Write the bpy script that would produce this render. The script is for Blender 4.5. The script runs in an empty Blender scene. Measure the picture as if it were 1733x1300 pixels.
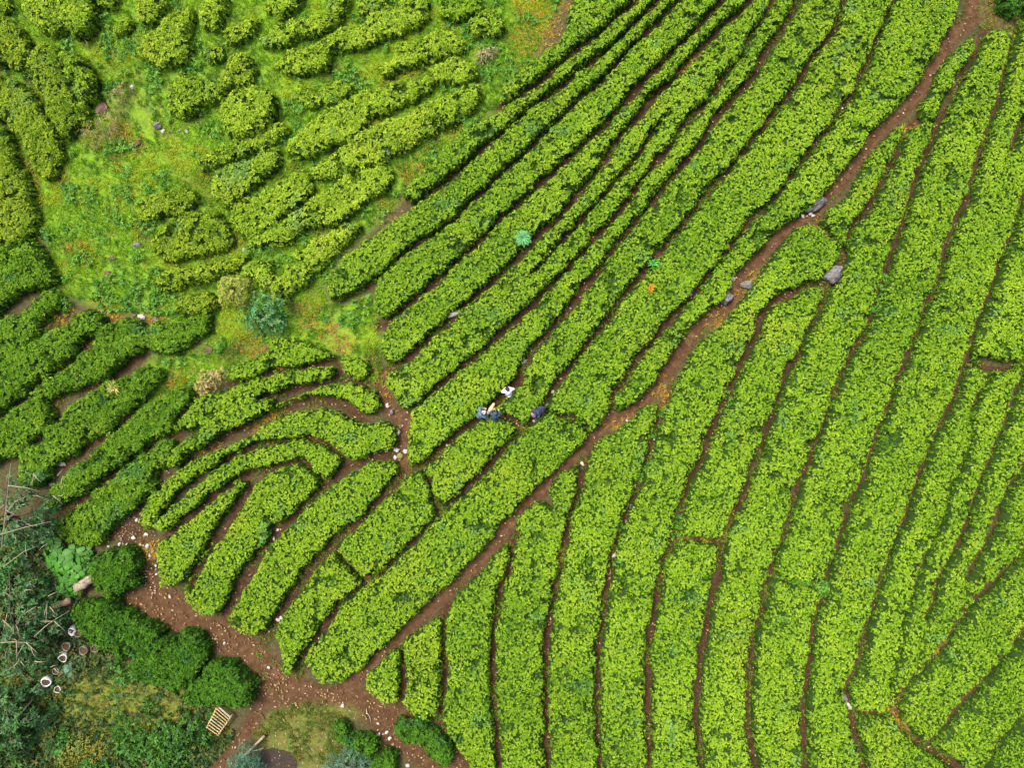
import bpy, bmesh, math, random
import numpy as np
from mathutils import Vector, Matrix

# ------------------------------------------------------------------ camera, world, sun, exposure
scene = bpy.context.scene
COL = scene.collection
CAM_H = 39.0                      # drone height above the field
FRAME_W = 58.0                    # metres of ground across the picture
PW, PH = 1733.0, 1300.0           # photograph size used for measuring
MPP = FRAME_W / PW

cam_data = bpy.data.cameras.new("camera")
cam_data.sensor_width = 36.0
cam_data.lens = 36.0 * CAM_H / FRAME_W
cam_data.clip_start = 0.1
cam_data.clip_end = 2000.0
cam = bpy.data.objects.new("camera", cam_data)
cam.location = (0, 0, CAM_H)
cam.rotation_euler = (0, 0, 0)
COL.objects.link(cam)
scene.camera = cam

SUN_EL, SUN_AZ = 62.0, 140.0      # azimuth counted anticlockwise from +X (sun over the upper left)
world = bpy.data.worlds.new("World")
scene.world = world
world.use_nodes = True
wn = world.node_tree.nodes
bg = wn["Background"]
sky = wn.new("ShaderNodeTexSky")
sky.sky_type = 'NISHITA'
sky.sun_disc = False
sky.sun_elevation = math.radians(SUN_EL)
sky.sun_rotation = math.radians(90 - SUN_AZ)
sky.air_density = 1.0
sky.dust_density = 7.0
sky.ozone_density = 0.6
world.node_tree.links.new(sky.outputs[0], bg.inputs[0])
bg.inputs[1].default_value = 0.14

sun_data = bpy.data.lights.new("sun", 'SUN')
sun_data.energy = 2.0
sun_data.angle = math.radians(14.0)
sun_data.color = (1.0, 0.95, 0.86)
sun = bpy.data.objects.new("sun", sun_data)
el, az = math.radians(SUN_EL), math.radians(SUN_AZ)
to_sun = Vector((math.cos(el) * math.cos(az), math.cos(el) * math.sin(az), math.sin(el)))
sun.rotation_euler = to_sun.to_track_quat('Z', 'Y').to_euler()
sun.location = to_sun * 60
COL.objects.link(sun)

scene.view_settings.view_transform = 'Standard'
scene.view_settings.look = 'None'
scene.view_settings.exposure = 1.2
scene.view_settings.gamma = 1.0

# ------------------------------------------------------------------ helpers: noise, terrain, pixel -> ground
rng = np.random.default_rng(7)
random.seed(7)

def _hash(ix, iy, seed):
    h = (ix.astype(np.int64) * 374761393 + iy.astype(np.int64) * 668265263 + seed * 1442695041) & 0x7fffffff
    h = ((h ^ (h >> 13)) * 1274126177) & 0x7fffffff
    return ((h ^ (h >> 16)) & 0xffff) / 65535.0

def vnoise(x, y, scale, seed=0):
    """smooth value noise in -1..1 with features about `scale` metres wide"""
    u, v = x / scale, y / scale
    iu, iv = np.floor(u), np.floor(v)
    fu, fv = u - iu, v - iv
    fu = fu * fu * (3 - 2 * fu); fv = fv * fv * (3 - 2 * fv)
    a = _hash(iu, iv, seed); b = _hash(iu + 1, iv, seed)
    c = _hash(iu, iv + 1, seed); d = _hash(iu + 1, iv + 1, seed)
    return ((a * (1 - fu) + b * fu) * (1 - fv) + (c * (1 - fu) + d * fu) * fv) * 2 - 1

def terrain(x, y):
    x = np.asarray(x, float); y = np.asarray(y, float)
    return 0.35 * np.sin(x / 7.3 + 0.6) * np.cos(y / 8.1 - 0.4) + 0.25 * np.sin((x + y) / 11.0)

def unproject(px, z):
    """photo pixels -> world XY of the point that stands z above the terrain"""
    px = np.asarray(px, float).reshape(-1, 2)
    dx = (px[:, 0] - PW / 2) * MPP / CAM_H
    dy = -(px[:, 1] - PH / 2) * MPP / CAM_H
    x, y = dx * CAM_H, dy * CAM_H
    for _ in range(6):
        t = CAM_H - (terrain(x, y) + z)
        x, y = dx * t, dy * t
    return np.stack([x, y], 1)

def at(px, py, z=0.0):
    p = unproject([(px, py)], z)[0]
    return Vector((p[0], p[1], float(terrain(p[0], p[1])) + z))

def parse(s):
    return [tuple(float(v) for v in t.split(',')) for t in s.split()]

def seg_dist(X, Y, pts):
    """distance from points to an open polyline"""
    d = np.full(X.shape, 1e9)
    for (ax, ay), (bx, by) in zip(pts[:-1], pts[1:]):
        ex, ey = bx - ax, by - ay
        L = ex * ex + ey * ey + 1e-12
        t = np.clip(((X - ax) * ex + (Y - ay) * ey) / L, 0, 1)
        d = np.minimum(d, (X - ax - t * ex) ** 2 + (Y - ay - t * ey) ** 2)
    return np.sqrt(d)

def inside(X, Y, poly):
    r = np.zeros(X.shape, bool)
    n = len(poly)
    for i in range(n):
        ax, ay = poly[i]; bx, by = poly[(i + 1) % n]
        c = (ay > Y) != (by > Y)
        xx = (bx - ax) * (Y - ay) / (by - ay + 1e-12) + ax
        r ^= c & (X < xx)
    return r

def poly_sdf(X, Y, poly):
    """positive inside"""
    d = seg_dist(X, Y, list(poly) + [poly[0]])
    return np.where(inside(X, Y, poly), d, -d)

def mesh_from(name, verts, quads=None, tris=None, tint=None, smooth=False):
    me = bpy.data.meshes.new(name)
    verts = np.asarray(verts, np.float32)
    me.vertices.add(len(verts))
    me.vertices.foreach_set("co", verts.ravel())
    parts, starts, off = [], [], 0
    if quads is not None and len(quads):
        q = np.asarray(quads, np.int32)
        parts.append(q.ravel()); starts.append(np.arange(len(q)) * 4); off = len(q) * 4
    if tris is not None and len(tris):
        t = np.asarray(tris, np.int32)
        parts.append(t.ravel()); starts.append(off + np.arange(len(t)) * 3)
    li = np.concatenate(parts); ls = np.concatenate(starts)
    me.loops.add(len(li))
    me.loops.foreach_set("vertex_index", li)
    me.polygons.add(len(ls))
    me.polygons.foreach_set("loop_start", ls.astype(np.int32))
    me.update(calc_edges=True)
    if smooth:
        me.polygons.foreach_set("use_smooth", np.ones(len(ls), bool))
    if tint is not None:
        a = me.attributes.new("tint", 'FLOAT_COLOR', 'POINT')
        c = np.ones((len(verts), 4), np.float32); c[:, :3] = tint
        a.data.foreach_set("color", c.ravel())
    return me

def link(name, me, mat, parent=None, loc=None, label=None, cat=None, group=None, kind=None):
    o = bpy.data.objects.new(name, me)
    COL.objects.link(o)
    if mat is not None and me is not None and len(me.materials) == 0:
        me.materials.append(mat)
    if loc is not None: o.location = loc
    if parent is not None: o.parent = parent
    if label: o["label"] = label
    if cat: o["category"] = cat
    if group: o["group"] = group
    if kind: o["kind"] = kind
    return o

# ------------------------------------------------------------------ materials
def new_mat(name):
    m = bpy.data.materials.new(name)
    m.use_nodes = True
    return m, m.node_tree.nodes, m.node_tree.links, m.node_tree.nodes["Principled BSDF"]

def leaf_material(name, gloss=0.06, rough=0.6, trans=0.3):
    m, n, l, b = new_mat(name)
    at_ = n.new("ShaderNodeAttribute"); at_.attribute_name = "tint"
    l.new(at_.outputs["Color"], b.inputs["Base Color"])
    b.inputs["Roughness"].default_value = rough
    b.inputs["Specular IOR Level"].default_value = gloss
    tr = n.new("ShaderNodeBsdfTranslucent")
    l.new(at_.outputs["Color"], tr.inputs["Color"])
    mx = n.new("ShaderNodeMixShader"); mx.inputs[0].default_value = trans
    l.new(b.outputs[0], mx.inputs[1]); l.new(tr.outputs[0], mx.inputs[2])
    l.new(mx.outputs[0], n["Material Output"].inputs[0])
    return m

def noise_material(name, c1, c2, scale=6.0, rough=0.8, bump=0.3, detail=6.0, spec=0.3):
    m, n, l, b = new_mat(name)
    tc = n.new("ShaderNodeTexCoord")
    nz = n.new("ShaderNodeTexNoise"); nz.inputs["Scale"].default_value = scale
    nz.inputs["Detail"].default_value = detail; nz.inputs["Roughness"].default_value = 0.65
    l.new(tc.outputs["Object"], nz.inputs["Vector"])
    cr = n.new("ShaderNodeValToRGB")
    cr.color_ramp.elements[0].position = 0.32; cr.color_ramp.elements[0].color = (*c1, 1)
    cr.color_ramp.elements[1].position = 0.68; cr.color_ramp.elements[1].color = (*c2, 1)
    l.new(nz.outputs["Fac"], cr.inputs[0]); l.new(cr.outputs[0], b.inputs["Base Color"])
    b.inputs["Roughness"].default_value = rough
    b.inputs["Specular IOR Level"].default_value = spec
    if bump:
        bp = n.new("ShaderNodeBump"); bp.inputs["Strength"].default_value = bump
        bp.inputs["Distance"].default_value = 0.03
        l.new(nz.outputs["Fac"], bp.inputs["Height"]); l.new(bp.outputs[0], b.inputs["Normal"])
    return m

M_LEAF = leaf_material("tea_leaves")
M_GRASS = leaf_material("grass_blades", 0.1, 0.6, 0.3)
M_BROAD = leaf_material("broad_leaves", 0.2, 0.5, 0.2)
M_LITTER = leaf_material("dead_leaves", 0.2, 0.8, 0.0)
M_ROCK = noise_material("grey_rock", (0.060, 0.057, 0.060), (0.180, 0.168, 0.162), 5.0, 0.85, 0.6)
M_ROCKW = noise_material("pale_rock", (0.260, 0.236, 0.223), (0.446, 0.422, 0.397), 5.0, 0.8, 0.4)
M_ROCKR = noise_material("reddish_rock", (0.060, 0.030, 0.020), (0.150, 0.090, 0.065), 6.0, 0.85, 0.5)
M_WOOD = noise_material("weathered_wood", (0.120, 0.084, 0.054), (0.330, 0.270, 0.204), 7.0, 0.85, 0.5)
M_WOODD = noise_material("dark_bark", (0.030, 0.021, 0.015), (0.096, 0.066, 0.048), 9.0, 0.9, 0.5)
M_BRANCH = noise_material("pale_branch", (0.180, 0.144, 0.090), (0.300, 0.252, 0.180), 8.0, 0.8, 0.2)
M_BAMBOO = noise_material("dry_bamboo", (0.260, 0.180, 0.068), (0.409, 0.310, 0.149), 9.0, 0.55, 0.15)
M_BAMBOOG = noise_material("grey_bamboo", (0.186, 0.174, 0.124), (0.322, 0.304, 0.223), 9.0, 0.6, 0.15)
M_POT = noise_material("chalky_white_plastic", (0.413, 0.398, 0.375), (0.615, 0.600, 0.578), 14.0, 0.6, 0.1)
M_POTG = noise_material("grimy_plastic", (0.112, 0.105, 0.077), (0.294, 0.280, 0.231), 14.0, 0.7, 0.1)
M_SOIL = noise_material("pot_soil", (0.024, 0.015, 0.007), (0.084, 0.048, 0.018), 20.0, 0.95, 0.6)
# ------------------------------------------------------------------ measured trails between the rows (photo pixels)
G = {}
def gap(name, s, w):
    G[name] = (parse(s), w)

# main dirt path
gap('P', "1665,-60 1647,0 1642,34 1608,60 1585,104 1569,135 1543,169 1509,200 1486,221 1460,260 1439,283 1421,309 1397,332 "
    "1387,350 1348,375 1322,393 1296,423 1276,442 1250,471 1242,497 1234,518 1206,528 1188,546 1164,575 1146,603 1130,624 1115,650 "
    "1089,679 1060,700 1029,715 1006,734 987,760 964,780 941,804 912,832 886,858 863,882 846,908 815,944 786,973 763,998 "
    "737,1019 708,1045 680,1074 656,1100 633,1118 617,1139 591,1165 560,1178 529,1168 482,1152 446,1128 415,1100", 15)
gap('L9', "1100,-40 1065,8 1042,26 1016,52 987,73 964,91 938,112 912,135 891,151 865,168 845,178", 11)
gap('L8', "1150,-40 1102,8 1081,29 1055,57 1026,81 1006,99 977,117 956,140 928,159 894,182 877,198 854,221 830,239 815,250 794,270 773,289 745,309 724,328 700,343", 9)
gap('L7', "1190,-40 1146,3 1123,26 1102,44 1081,65 1060,86 1047,104 1026,125 1006,146 985,161 969,177 948,198 922,221 902,242 881,263 856,283 833,307 815,325 794,341 771,369 742,388 713,408 687,424 669,440 651,460 625,479 596,497 575,508", 9)
gap('L6', "1255,-40 1208,16 1190,34 1172,55 1149,73 1123,101 1104,120 1084,140 1068,161 1047,182 1021,213 1000,231 980,252 959,270 938,289 912,309 899,325 876,346 846,369 828,390 799,419 771,442 739,473 713,497 685,518 659,541 640,552", 10)
gap('L5', "1300,-40 1258,13 1229,34 1214,52 1190,75 1164,104 1141,130 1115,153 1094,179 1068,208 1047,231 1032,260 1013,286 990,315 967,343 946,367 925,385 907,401 877,435 846,466 820,486 799,505 773,523 755,549 729,567 703,596 677,614 655,626", 11)
gap('L45', "1133,185 1110,213 1089,250 1063,283 1042,304 1021,333 993,362 972,385 956,401 938,424 912,453 899,462", 7)
gap('L4', "1330,-40 1299,18 1281,44 1268,68 1258,94 1237,114 1219,140 1198,169 1172,195 1151,218 1141,242 1115,268 1094,294 1076,320 1060,343 1037,372 1016,393 995,416 972,442 946,468 925,489 902,515 877,538 851,559 825,588 799,606 773,627 747,648 729,663 711,682 690,697", 10)
gap('L3', "1375,-40 1340,23 1322,52 1304,75 1286,109 1263,143 1237,169 1219,192 1203,218 1182,247 1159,276 1136,302 1112,332 1099,351 1076,375 1055,401 1032,432 1011,460 990,486 969,515 948,541 922,572 902,590 886,619 878,648 862,664 836,684 815,705 794,721 768,741 742,765 719,786 690,801 669,822 641,851 617,877 586,903 555,934 528,966 498,1006 482,1030 464,1058 440,1095", 12)
gap('L2', "1450,-40 1429,5 1421,34 1408,60 1387,81 1369,109 1353,138 1335,161 1314,187 1299,208 1283,229 1258,257 1237,283 1206,315 1193,335 1180,354 1151,385 1130,411 1110,434 1091,460 1073,481 1047,512 1026,544 1006,570 982,598 961,627 941,653 920,687 904,705 883,732 860,752 823,793 799,819 773,843 747,866 724,892 695,923 672,947 647,972 625,983 599,1006 576,1022 560,1045 544,1069 526,1092 511,1115 505,1145", 11)
gap('L1', "1530,-40 1507,20 1486,70 1473,104 1457,130 1449,156 1429,177 1413,200 1405,216 1382,242 1369,260 1348,286 1332,309 1314,335 1276,369 1250,401 1234,424 1208,453 1190,479 1154,520 1130,549 1107,575 1089,596 1070,624 1056,648 1042,666 1036,686 1030,708", 10)
gap('X1', "836,700 846,702 872,713 886,724", 8)            # trail by the workers
gap('X4', "912,696 925,697 948,704 972,705 985,715 998,730", 9)
gap('X2', "716,800 728,818 731,840 741,864", 8)
gap('X3', "572,938 580,950 594,965 610,982", 8)
gap('R0', "1560,200 1538,216 1525,250 1509,281 1496,304 1486,334 1465,359 1449,377 1439,400 1434,429 1423,466 1405,486 1395,517 1384,546 1366,570 1353,603 1335,632 1328,652 1317,682 1307,712 1297,744 1284,778 1268,817 1258,848 1247,869 1232,900 1224,926 1219,975 1208,1009 1203,1035 1198,1066 1190,1102 1185,1144 1182,1188 1180,1227 1188,1274 1190,1297 1192,1360", 9)
gap('R1', "1680,0 1672,40 1657,86 1634,120 1618,156 1595,200 1582,234 1572,260 1556,296 1546,335 1535,367 1522,408 1507,445 1496,486 1491,512 1478,536 1465,567 1449,590 1436,619 1421,650 1410,682 1400,715 1384,749 1371,786 1361,809 1348,845 1338,884 1327,916 1312,952 1301,991 1294,1035 1276,1092 1273,1131 1271,1183 1271,1235 1276,1279 1281,1300 1285,1360", 9)
gap('R2', "1735,-10 1722,65 1712,96 1702,130 1696,166 1683,198 1673,234 1660,270 1650,302 1646,330 1631,351 1618,388 1605,419 1598,458 1587,492 1572,512 1564,546 1551,575 1540,609 1520,648 1509,687 1499,713 1486,744 1475,786 1465,817 1444,853 1434,890 1421,934 1408,960 1400,1001 1387,1040 1379,1071 1374,1118 1369,1157 1364,1201 1365,1243 1366,1297 1368,1360", 9)
gap('R3', "1790,200 1755,290 1725,367 1717,395 1704,427 1694,450 1686,481 1675,507 1665,530 1655,554 1652,580 1644,601 1631,640 1618,674 1605,705 1592,731 1577,765 1564,796 1551,827 1543,861 1530,892 1512,936 1501,970 1488,1009 1475,1050 1465,1084 1462,1115 1449,1144 1436,1172 1444,1217 1452,1248 1462,1274 1465,1297 1470,1360", 9)
gap('R23', "1735,200 1730,216 1722,239 1714,252", 8)
gap('R4', "1680,628 1673,648 1663,669 1647,705 1647,744 1637,775 1631,799 1616,822 1600,880 1585,915 1570,950 1556,983 1543,1030 1532,1055", 6)
gap('R4b', "1532,1055 1530,1097 1515,1150 1500,1205", 3)
gap('R5', "1745,610 1725,666 1712,705 1696,739 1683,778 1665,812 1655,848 1647,869 1639,895 1624,926 1605,962 1592,988 1585,1022 1574,1048", 9)
gap('R5b', "1574,1048 1562,1090 1545,1152", 3)
gap('R6', "1765,740 1730,806 1712,827 1696,861 1689,890 1676,923 1655,955 1645,975", 9)
gap('R6b', "1645,975 1636,1005 1630,1052", 3)
gap('R7', "1775,890 1730,947 1707,970 1689,988 1665,1009 1647,1030 1629,1061 1611,1082 1592,1108 1574,1131 1548,1152 1533,1178 1519,1196 1525,1222 1548,1251 1574,1271 1595,1282 1618,1297 1680,1350", 11)
gap('R8', "1785,1010 1730,1084 1709,1113 1686,1136 1665,1162 1642,1188 1618,1214 1598,1240 1578,1262", 11)
gap('R9', "1790,1160 1730,1222 1712,1243 1691,1269 1678,1295 1640,1350", 11)
gap('X7', "1640,603 1655,620 1673,629 1733,622 1790,616", 4)
gap('X8', "1444,1212 1480,1212 1500,1214 1522,1206", 9)
gap('X6', "1303,972 1325,982 1345,990 1372,990 1402,1000", 12)
gap('X5', "1138,914 1160,912 1187,916 1221,917", 10)
gap('Xb', "1390,372 1405,395 1424,410", 9)
gap('Q', "1405,474 1382,478 1358,486 1335,499 1309,513 1291,535 1286,559 1273,588 1260,609 1246,643 1237,671 1224,697 1211,718 1200,744 1195,765 1182,796 1169,817 1159,848 1151,871 1148,900 1138,925 1125,945 1122,968 1115,1009 1109,1040 1102,1079 1098,1118 1099,1157 1096,1196 1099,1235 1102,1274 1099,1300 1098,1360", 10)
gap('S1', "1135,660 1122,700 1112,726 1102,762 1091,796 1081,827 1068,856 1057,887 1047,913 1039,939 1034,970 1026,1009 1024,1048 1018,1087 1013,1123 1013,1160 1011,1196 1013,1235 1016,1274 1018,1360", 11)
gap('S2', "990,770 985,809 977,843 967,869 961,900 954,934 946,970 943,988 938,1019 929,1053 926,1092 925,1131 925,1170 926,1222 928,1274 928,1360", 12)
gap('S3', "872,905 867,925 865,952 861,967 848,1001 841,1032 835,1066 835,1105 834,1144 835,1183 838,1222 843,1261 843,1297 843,1360", 11)
gap('S4', "757,1025 751,1045 750,1071 752,1105 752,1144 750,1183 744,1212 748,1237 768,1269 789,1297 800,1360", 11)
gap('S5', "682,1080 682,1102 682,1131 683,1170 677,1196", 9)
# trails round the curved rows
gap('C1', "394,655 430,641 446,632 464,624 508,622 542,614 566,608", 7)
gap('C1r', "566,615 575,640 600,650 630,645", 9)
gap('C2', "440,675 456,668 469,666 503,657 534,649 556,641", 7)
gap('C3', "318,776 345,760 377,738 416,722 445,705 482,690 521,677 552,676 581,682 600,697 615,705", 12)
gap('C4', "365,788 401,765 435,750 488,745 522,740 545,748 566,757 585,773", 7)
gap('C5', "395,812 415,805 432,797 470,790 505,776", 9)
gap('C5b', "520,785 535,803 545,818", 7)
gap('C6', "285,907 300,890 330,868 360,845 390,820", 10)
gap('C7', "320,1000 335,965 360,925 385,890 405,860 425,825", 11)
gap('C9', "672,768 650,770 619,779 588,784 560,818 534,839 505,865 482,890 457,919 433,953 414,987 394,1018 380,1048 372,1070", 12)
gap('J', "630,600 640,630 650,665 660,695 683,710 686,740 680,775 684,800", 15)
gap('JP', "690,697 686,720", 14)
# trails of the lower left rows
gap('D1', "-30,545 15,512 40,495 75,482", 9)
gap('D2', "-30,640 0,612 31,590 60,570 100,545 110,520", 11)
gap('D3', "-30,715 0,698 36,672 52,655 85,632 125,608 150,570 172,560", 11)
gap('D4', "20,775 62,742 88,712 95,680 108,665 150,655 190,635 240,603", 9)
gap('D6', "105,790 125,776 150,752 178,737 205,712 240,682", 10)
gap('D7', "88,872 140,840 180,812 215,786 250,760 280,742 300,735", 11)
gap('D8', "295,705 315,690 328,680", 9)
gap('E1', "45,118 58,150 72,180 86,212 105,235 120,232", 9)
gap('E2', "-20,205 10,213 25,240 40,270 55,300 62,330 65,380 62,400 10,425", 9)

def clean(p):                      # keep y strictly increasing for use as a row boundary
    out = [p[0]]
    for q in p[1:]:
        if q[1] > out[-1][1] + 0.5: out.append(q)
    return out

def cut(name, y0=-1e9, y1=1e9):
    """piece of a trail's centre line between two picture heights"""
    p = clean(G[name][0]); ys = np.array([q[1] for q in p]); xs = np.array([q[0] for q in p])
    y0 = max(y0, ys[0]); y1 = min(y1, ys[-1])
    mid = [q for q in p if y0 < q[1] < y1]
    return [(float(np.interp(y0, ys, xs)), y0)] + mid + [(float(np.interp(y1, ys, xs)), y1)]

HEDGES = []
def row(label, left, right, style='g', h=0.70, half=None):
    HEDGES.append(dict(label=label, poly=left + right[::-1], style=style, h=h, half=half or [], name='tea_hedge', cat='tea hedge', group='tea hedges planted in rows'))
def shape(label, s, style='g', h=0.70, name='tea_hedge', group='tea hedges planted in rows'):
    HEDGES.append(dict(label=label, poly=parse(s), style=style, h=h, half=[], name=name, cat=name.replace('_', ' '), group=group))
OLD = 'old tea bushes in the grassy clearing'
def bush(label, s, style='y', h=0.62):
    shape(label, s, style, h, 'tea_bush', OLD)

# --- rows up the slope, left of the main path
shape("tea hedge along the brown weedy patch at the top edge, outermost of the diagonal rows",
      "990,-40 1100,-40 1065,8 1042,26 1016,52 987,73 964,91 938,112 912,135 891,151 867,164 848,170 850,143 878,118 905,96 940,70 958,45 965,10")
row("tea row whose lower tip ends beside the orange weeds at the grass verge",
    cut('L9') + parse("856,182 794,213 755,242 729,276 693,307 682,330"), cut('L8'))
row("tea row with its rounded lower end just right of the pale footpath",
    cut('L8') + parse("682,359 635,395 576,437 549,484 556,506"), cut('L7', -99, 497) + parse("575,506"))
row("tea row ending in a blunt tip on bright grass, left of the wedge rock",
    cut('L7', -99, 462) + parse("637,492 632,508 633,525 646,538"), cut('L6'))
row("tea row with the feathery blue-green fern at its edge",
    cut('L6', -99, 541) + parse("652,560 641,590 645,604"), cut('L5', -99, 622))
row("wide tea row split lengthwise by a narrow gap, pale wedge rock at its edge",
    cut('L5') + parse("655,650 668,676 684,694"), cut('L4'))
row("tea row beside the white-shirted worker, ending in a point at the stony junction",
    cut('L4') + parse("692,720 690,745 690,780"), cut('L3', -99, 798))
row("tea row between the white-shirted worker and the worker in navy, ending at the cross trail",
    cut('L3', -99, 690), cut('L2', -99, 728), half=[(836, 700, 886, 724, 1)])
row("tea row ending at the dark cross trail beside the worker in navy",
    cut('L2', -99, 690), cut('L1', -99, 712) + parse("1010,732"), half=[(912, 696, 998, 728, 1)])
row("long narrow tea row hugging the upper left side of the main dirt path",
    cut('L1', -99, 47) + cut('L1', 60), parse("1640,-40 1625,0 1621,28 1610,50") + cut('P', 70, 716))
row("short tea block just below the two workers in blue, above the small notch",
    parse("842,700 815,705 794,721 768,741 742,765 719,786 716,800"), cut('L2', 722, 868), half=[(836, 700, 886, 724, -1), (718, 800, 741, 866, 1)])
row("middle block of the broken tea row below the two workers in blue",
    parse("716,800 690,801 669,822 641,851 617,877 586,903 567,936"), cut('L2', 864, 985), half=[(718, 800, 741, 866, -1), (572, 938, 610, 982, 1)])
row("lowest block of the broken tea row, its ragged tail on the bare earth",
    parse("572,930 555,934 528,966 498,1006 482,1030 466,1058 469,1087 477,1112 475,1134"), cut('L2', 975, 1112) + parse("500,1128 492,1142"), half=[(572, 938, 610, 982, -1)])
row("broad tea hedge left of the lower dirt path, its rounded end on bare earth",
    cut('L2', 690, 1115) + parse("526,1140 550,1158 578,1158 600,1140"), parse("998,728") + cut('P', 740, 1135), half=[(912, 696, 998, 728, -1)])
# --- rows right of the main path
row("narrow tapering tea row between the upper main path and the notch by the big rocks",
    parse("1530,211 1504,231 1483,257 1465,284 1451,306 1436,333 1408,354 1396,372 1395,384 1410,396 1424,405"), cut('R0', 216, 412), half=[(1390, 372, 1424, 410, 1)])
row("long tea row from the top of the main path down to the bottom edge",
    parse("1662,42 1651,52 1631,72 1611,93 1595,119 1582,147 1566,173 1562,190 1545,207") + cut('R0', 225), cut('R1', 38))
row("long tea row starting under the mossy top right bank, cut short by the weedy gap",
    parse("1674,52 1680,46") + cut('R1', 60, 990), parse("1699,42 1722,48") + cut('R2', 60, 1000), half=[(1303, 975, 1402, 1000, 1)])
row("tea row below the weedy gap, running down to the bottom edge",
    cut('R1', 975), cut('R2', 985), half=[(1303, 975, 1402, 1000, -1)])
row("wide tea row entering at the top right corner with a short dark slit",
    cut('R2', 30), parse("1790,40 1790,200") + cut('R3', 200))
row("tea block on the right edge above the dark cross gap",
    cut('R3', 230, 606), parse("1800,230 1800,614"), half=[(1640, 603, 1790, 618, 1)])
row("tea row below the dark cross gap, its lower end by the mottled rock",
    cut('R3', 590, 1172) + parse("1442,1210"), cut('R4', 625) + cut('R4b', 1060), half=[(1444, 1213, 1522, 1208, 1)])
row("slim tea row right of a broken dark line, tapering towards the orange earth corner",
    cut('R4', 628) + cut('R4b', 1060, 1200), cut('R5', 612) + cut('R5b', 1050) + parse("1535,1178 1518,1197"), half=[(1640, 610, 1790, 620, -1)])
row("slim tea row from the right edge beside yellow weeds, pinching out at a trail",
    cut('R5', 612) + cut('R5b', 1050, 1150), parse("1790,640 1765,740") + cut('R6', 745) + cut('R6b', 980) + cut('R7', 1056, 1150), half=[(1640, 612, 1790, 622, -1)])
row("short wedge of tea at the right edge, pinching out where two trails meet",
    cut('R6', 742) + cut('R6b', 980), parse("1800,760 1800,880") + cut('R7', 892, 1056))
row("tea row in the lower right with the bent trail round its lower end",
    cut('R7', 892, 1222) + parse("1550,1252 1572,1264"), parse("1800,900 1800,1005") + cut('R8', 1012))
row("tea row in the lower right between two dark diagonal trails",
    cut('R8', 1012, 1262) + parse("1595,1278 1618,1294 1650,1330"), parse("1800,1020 1800,1155") + cut('R9', 1162))
shape("tea hedge filling the bottom right corner of the field", "1800,1150 1740,1213 1715,1240 1691,1269 1678,1295 1640,1350 1800,1350")
row("ragged tea block at the bottom edge below the orange earth corner",
    cut('R3', 1208), parse("1522,1208 1530,1226") + cut('R7', 1232, 1345), half=[(1444, 1212, 1522, 1207, -1)])
row("long tea row from the flat slab-like boulder beside the path to the bottom edge",
    parse("1369,377 1342,394 1323,412 1307,436 1286,467 1273,487 1260,508 1234,543 1214,556 1190,577 1173,602 1155,628 1142,653 1134,676") + cut('S1', 700),
    parse("1392,386 1421,409 1423,434 1407,452") + cut('Q', 478))
row("tea row from the round boulder down to the orange earth notch",
    cut('Q', 478, 905), cut('R0', 470, 915), half=[(1138, 908, 1221, 917, 1)])
row("tea row from the orange earth notch down to the bottom edge",
    cut('Q', 920), cut('R0', 905), half=[(1138, 912, 1221, 919, -1)])
row("broad tea row with its pointed top in the fork of the main path",
    parse("1115,682 1096,687 1074,708 1053,727 1027,740 1007,756 999,776 993,802") + cut('S2', 815), cut('S1', 688))
row("tea row with a notch of bare twigs, its tip in the second fork",
    parse("974,789 959,797 941,815 930,833 935,858 915,848 896,860 878,878 871,900") + cut('S3', 925), cut('S2', 786))
row("third straight tea row from the left, its thin tip touching the dirt path",
    parse("862,921 846,931 822,961 803,984 777,1012 757,1037") + cut('S4', 1060), cut('S3', 915))
shape("short straight tea row beside the lower dirt path, second from the left",
      "742,1045 748,1066 746,1118 746,1178 739,1212 721,1222 690,1206 680,1186 687,1160 687,1118 685,1089 711,1069")
shape("smallest straight tea row, a wedge in the angle of the lower dirt path",
      "679,1102 678,1144 674,1185 656,1193 633,1180 615,1165 622,1144 638,1128 664,1106")
# --- curved rows
shape("top curved tea row under the yellow weeds and blue-green shrub",
      "454,574 498,571 537,587 571,601 542,610 498,619 450,635 416,644 389,642 383,628 400,615 416,609 450,595")
shape("small isolated tea clump beside the bright grass strip", "578,608 600,605 619,613 627,633 602,642 580,625", h=0.6)
shape("curved tea row below the dry tan shrub, with a long lower left arm",
      "566,622 556,642 510,657 469,672 454,702 416,717 377,731 353,748 316,771 299,790 285,788 284,768 304,752 324,733 296,733 289,716 308,703 325,692 326,674 365,665 396,656 430,641 474,629 522,622", h=0.9)
shape("arching tea row over the brown bare strip, ending at the stony junction",
      "456,698 470,684 486,677 522,662 559,651 602,651 639,667 648,686 628,702 602,695 585,681 554,674 522,679 486,691 464,704")
shape("long arching tea row from the pebbled trail to the junction, below the brown strip",
      "554,690 583,702 605,716 644,715 668,727 676,751 644,769 602,780 586,772 566,755 527,740 488,745 435,752 401,767 372,784 343,799 320,815 299,832 276,862 262,885 244,897 233,880 242,858 259,837 288,810 311,790 353,768 396,751 425,736 448,716 479,705 517,695")
shape("arching tea row nested inside the longer arch, its lower end by a white stone",
      "498,748 522,744 551,756 576,773 581,790 562,811 544,811 524,790 505,773 464,789 427,796 396,803 378,818 353,838 341,848 305,876 284,901 268,906 258,891 280,868 312,839 346,812 385,780 438,758")
shape("slender tea row flanking the pebbled trail, below the arching rows",
      "419,812 392,850 367,884 351,909 330,948 315,977 298,993 273,997 265,960 265,921 288,904 322,875 356,853 385,831 397,814")
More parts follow.
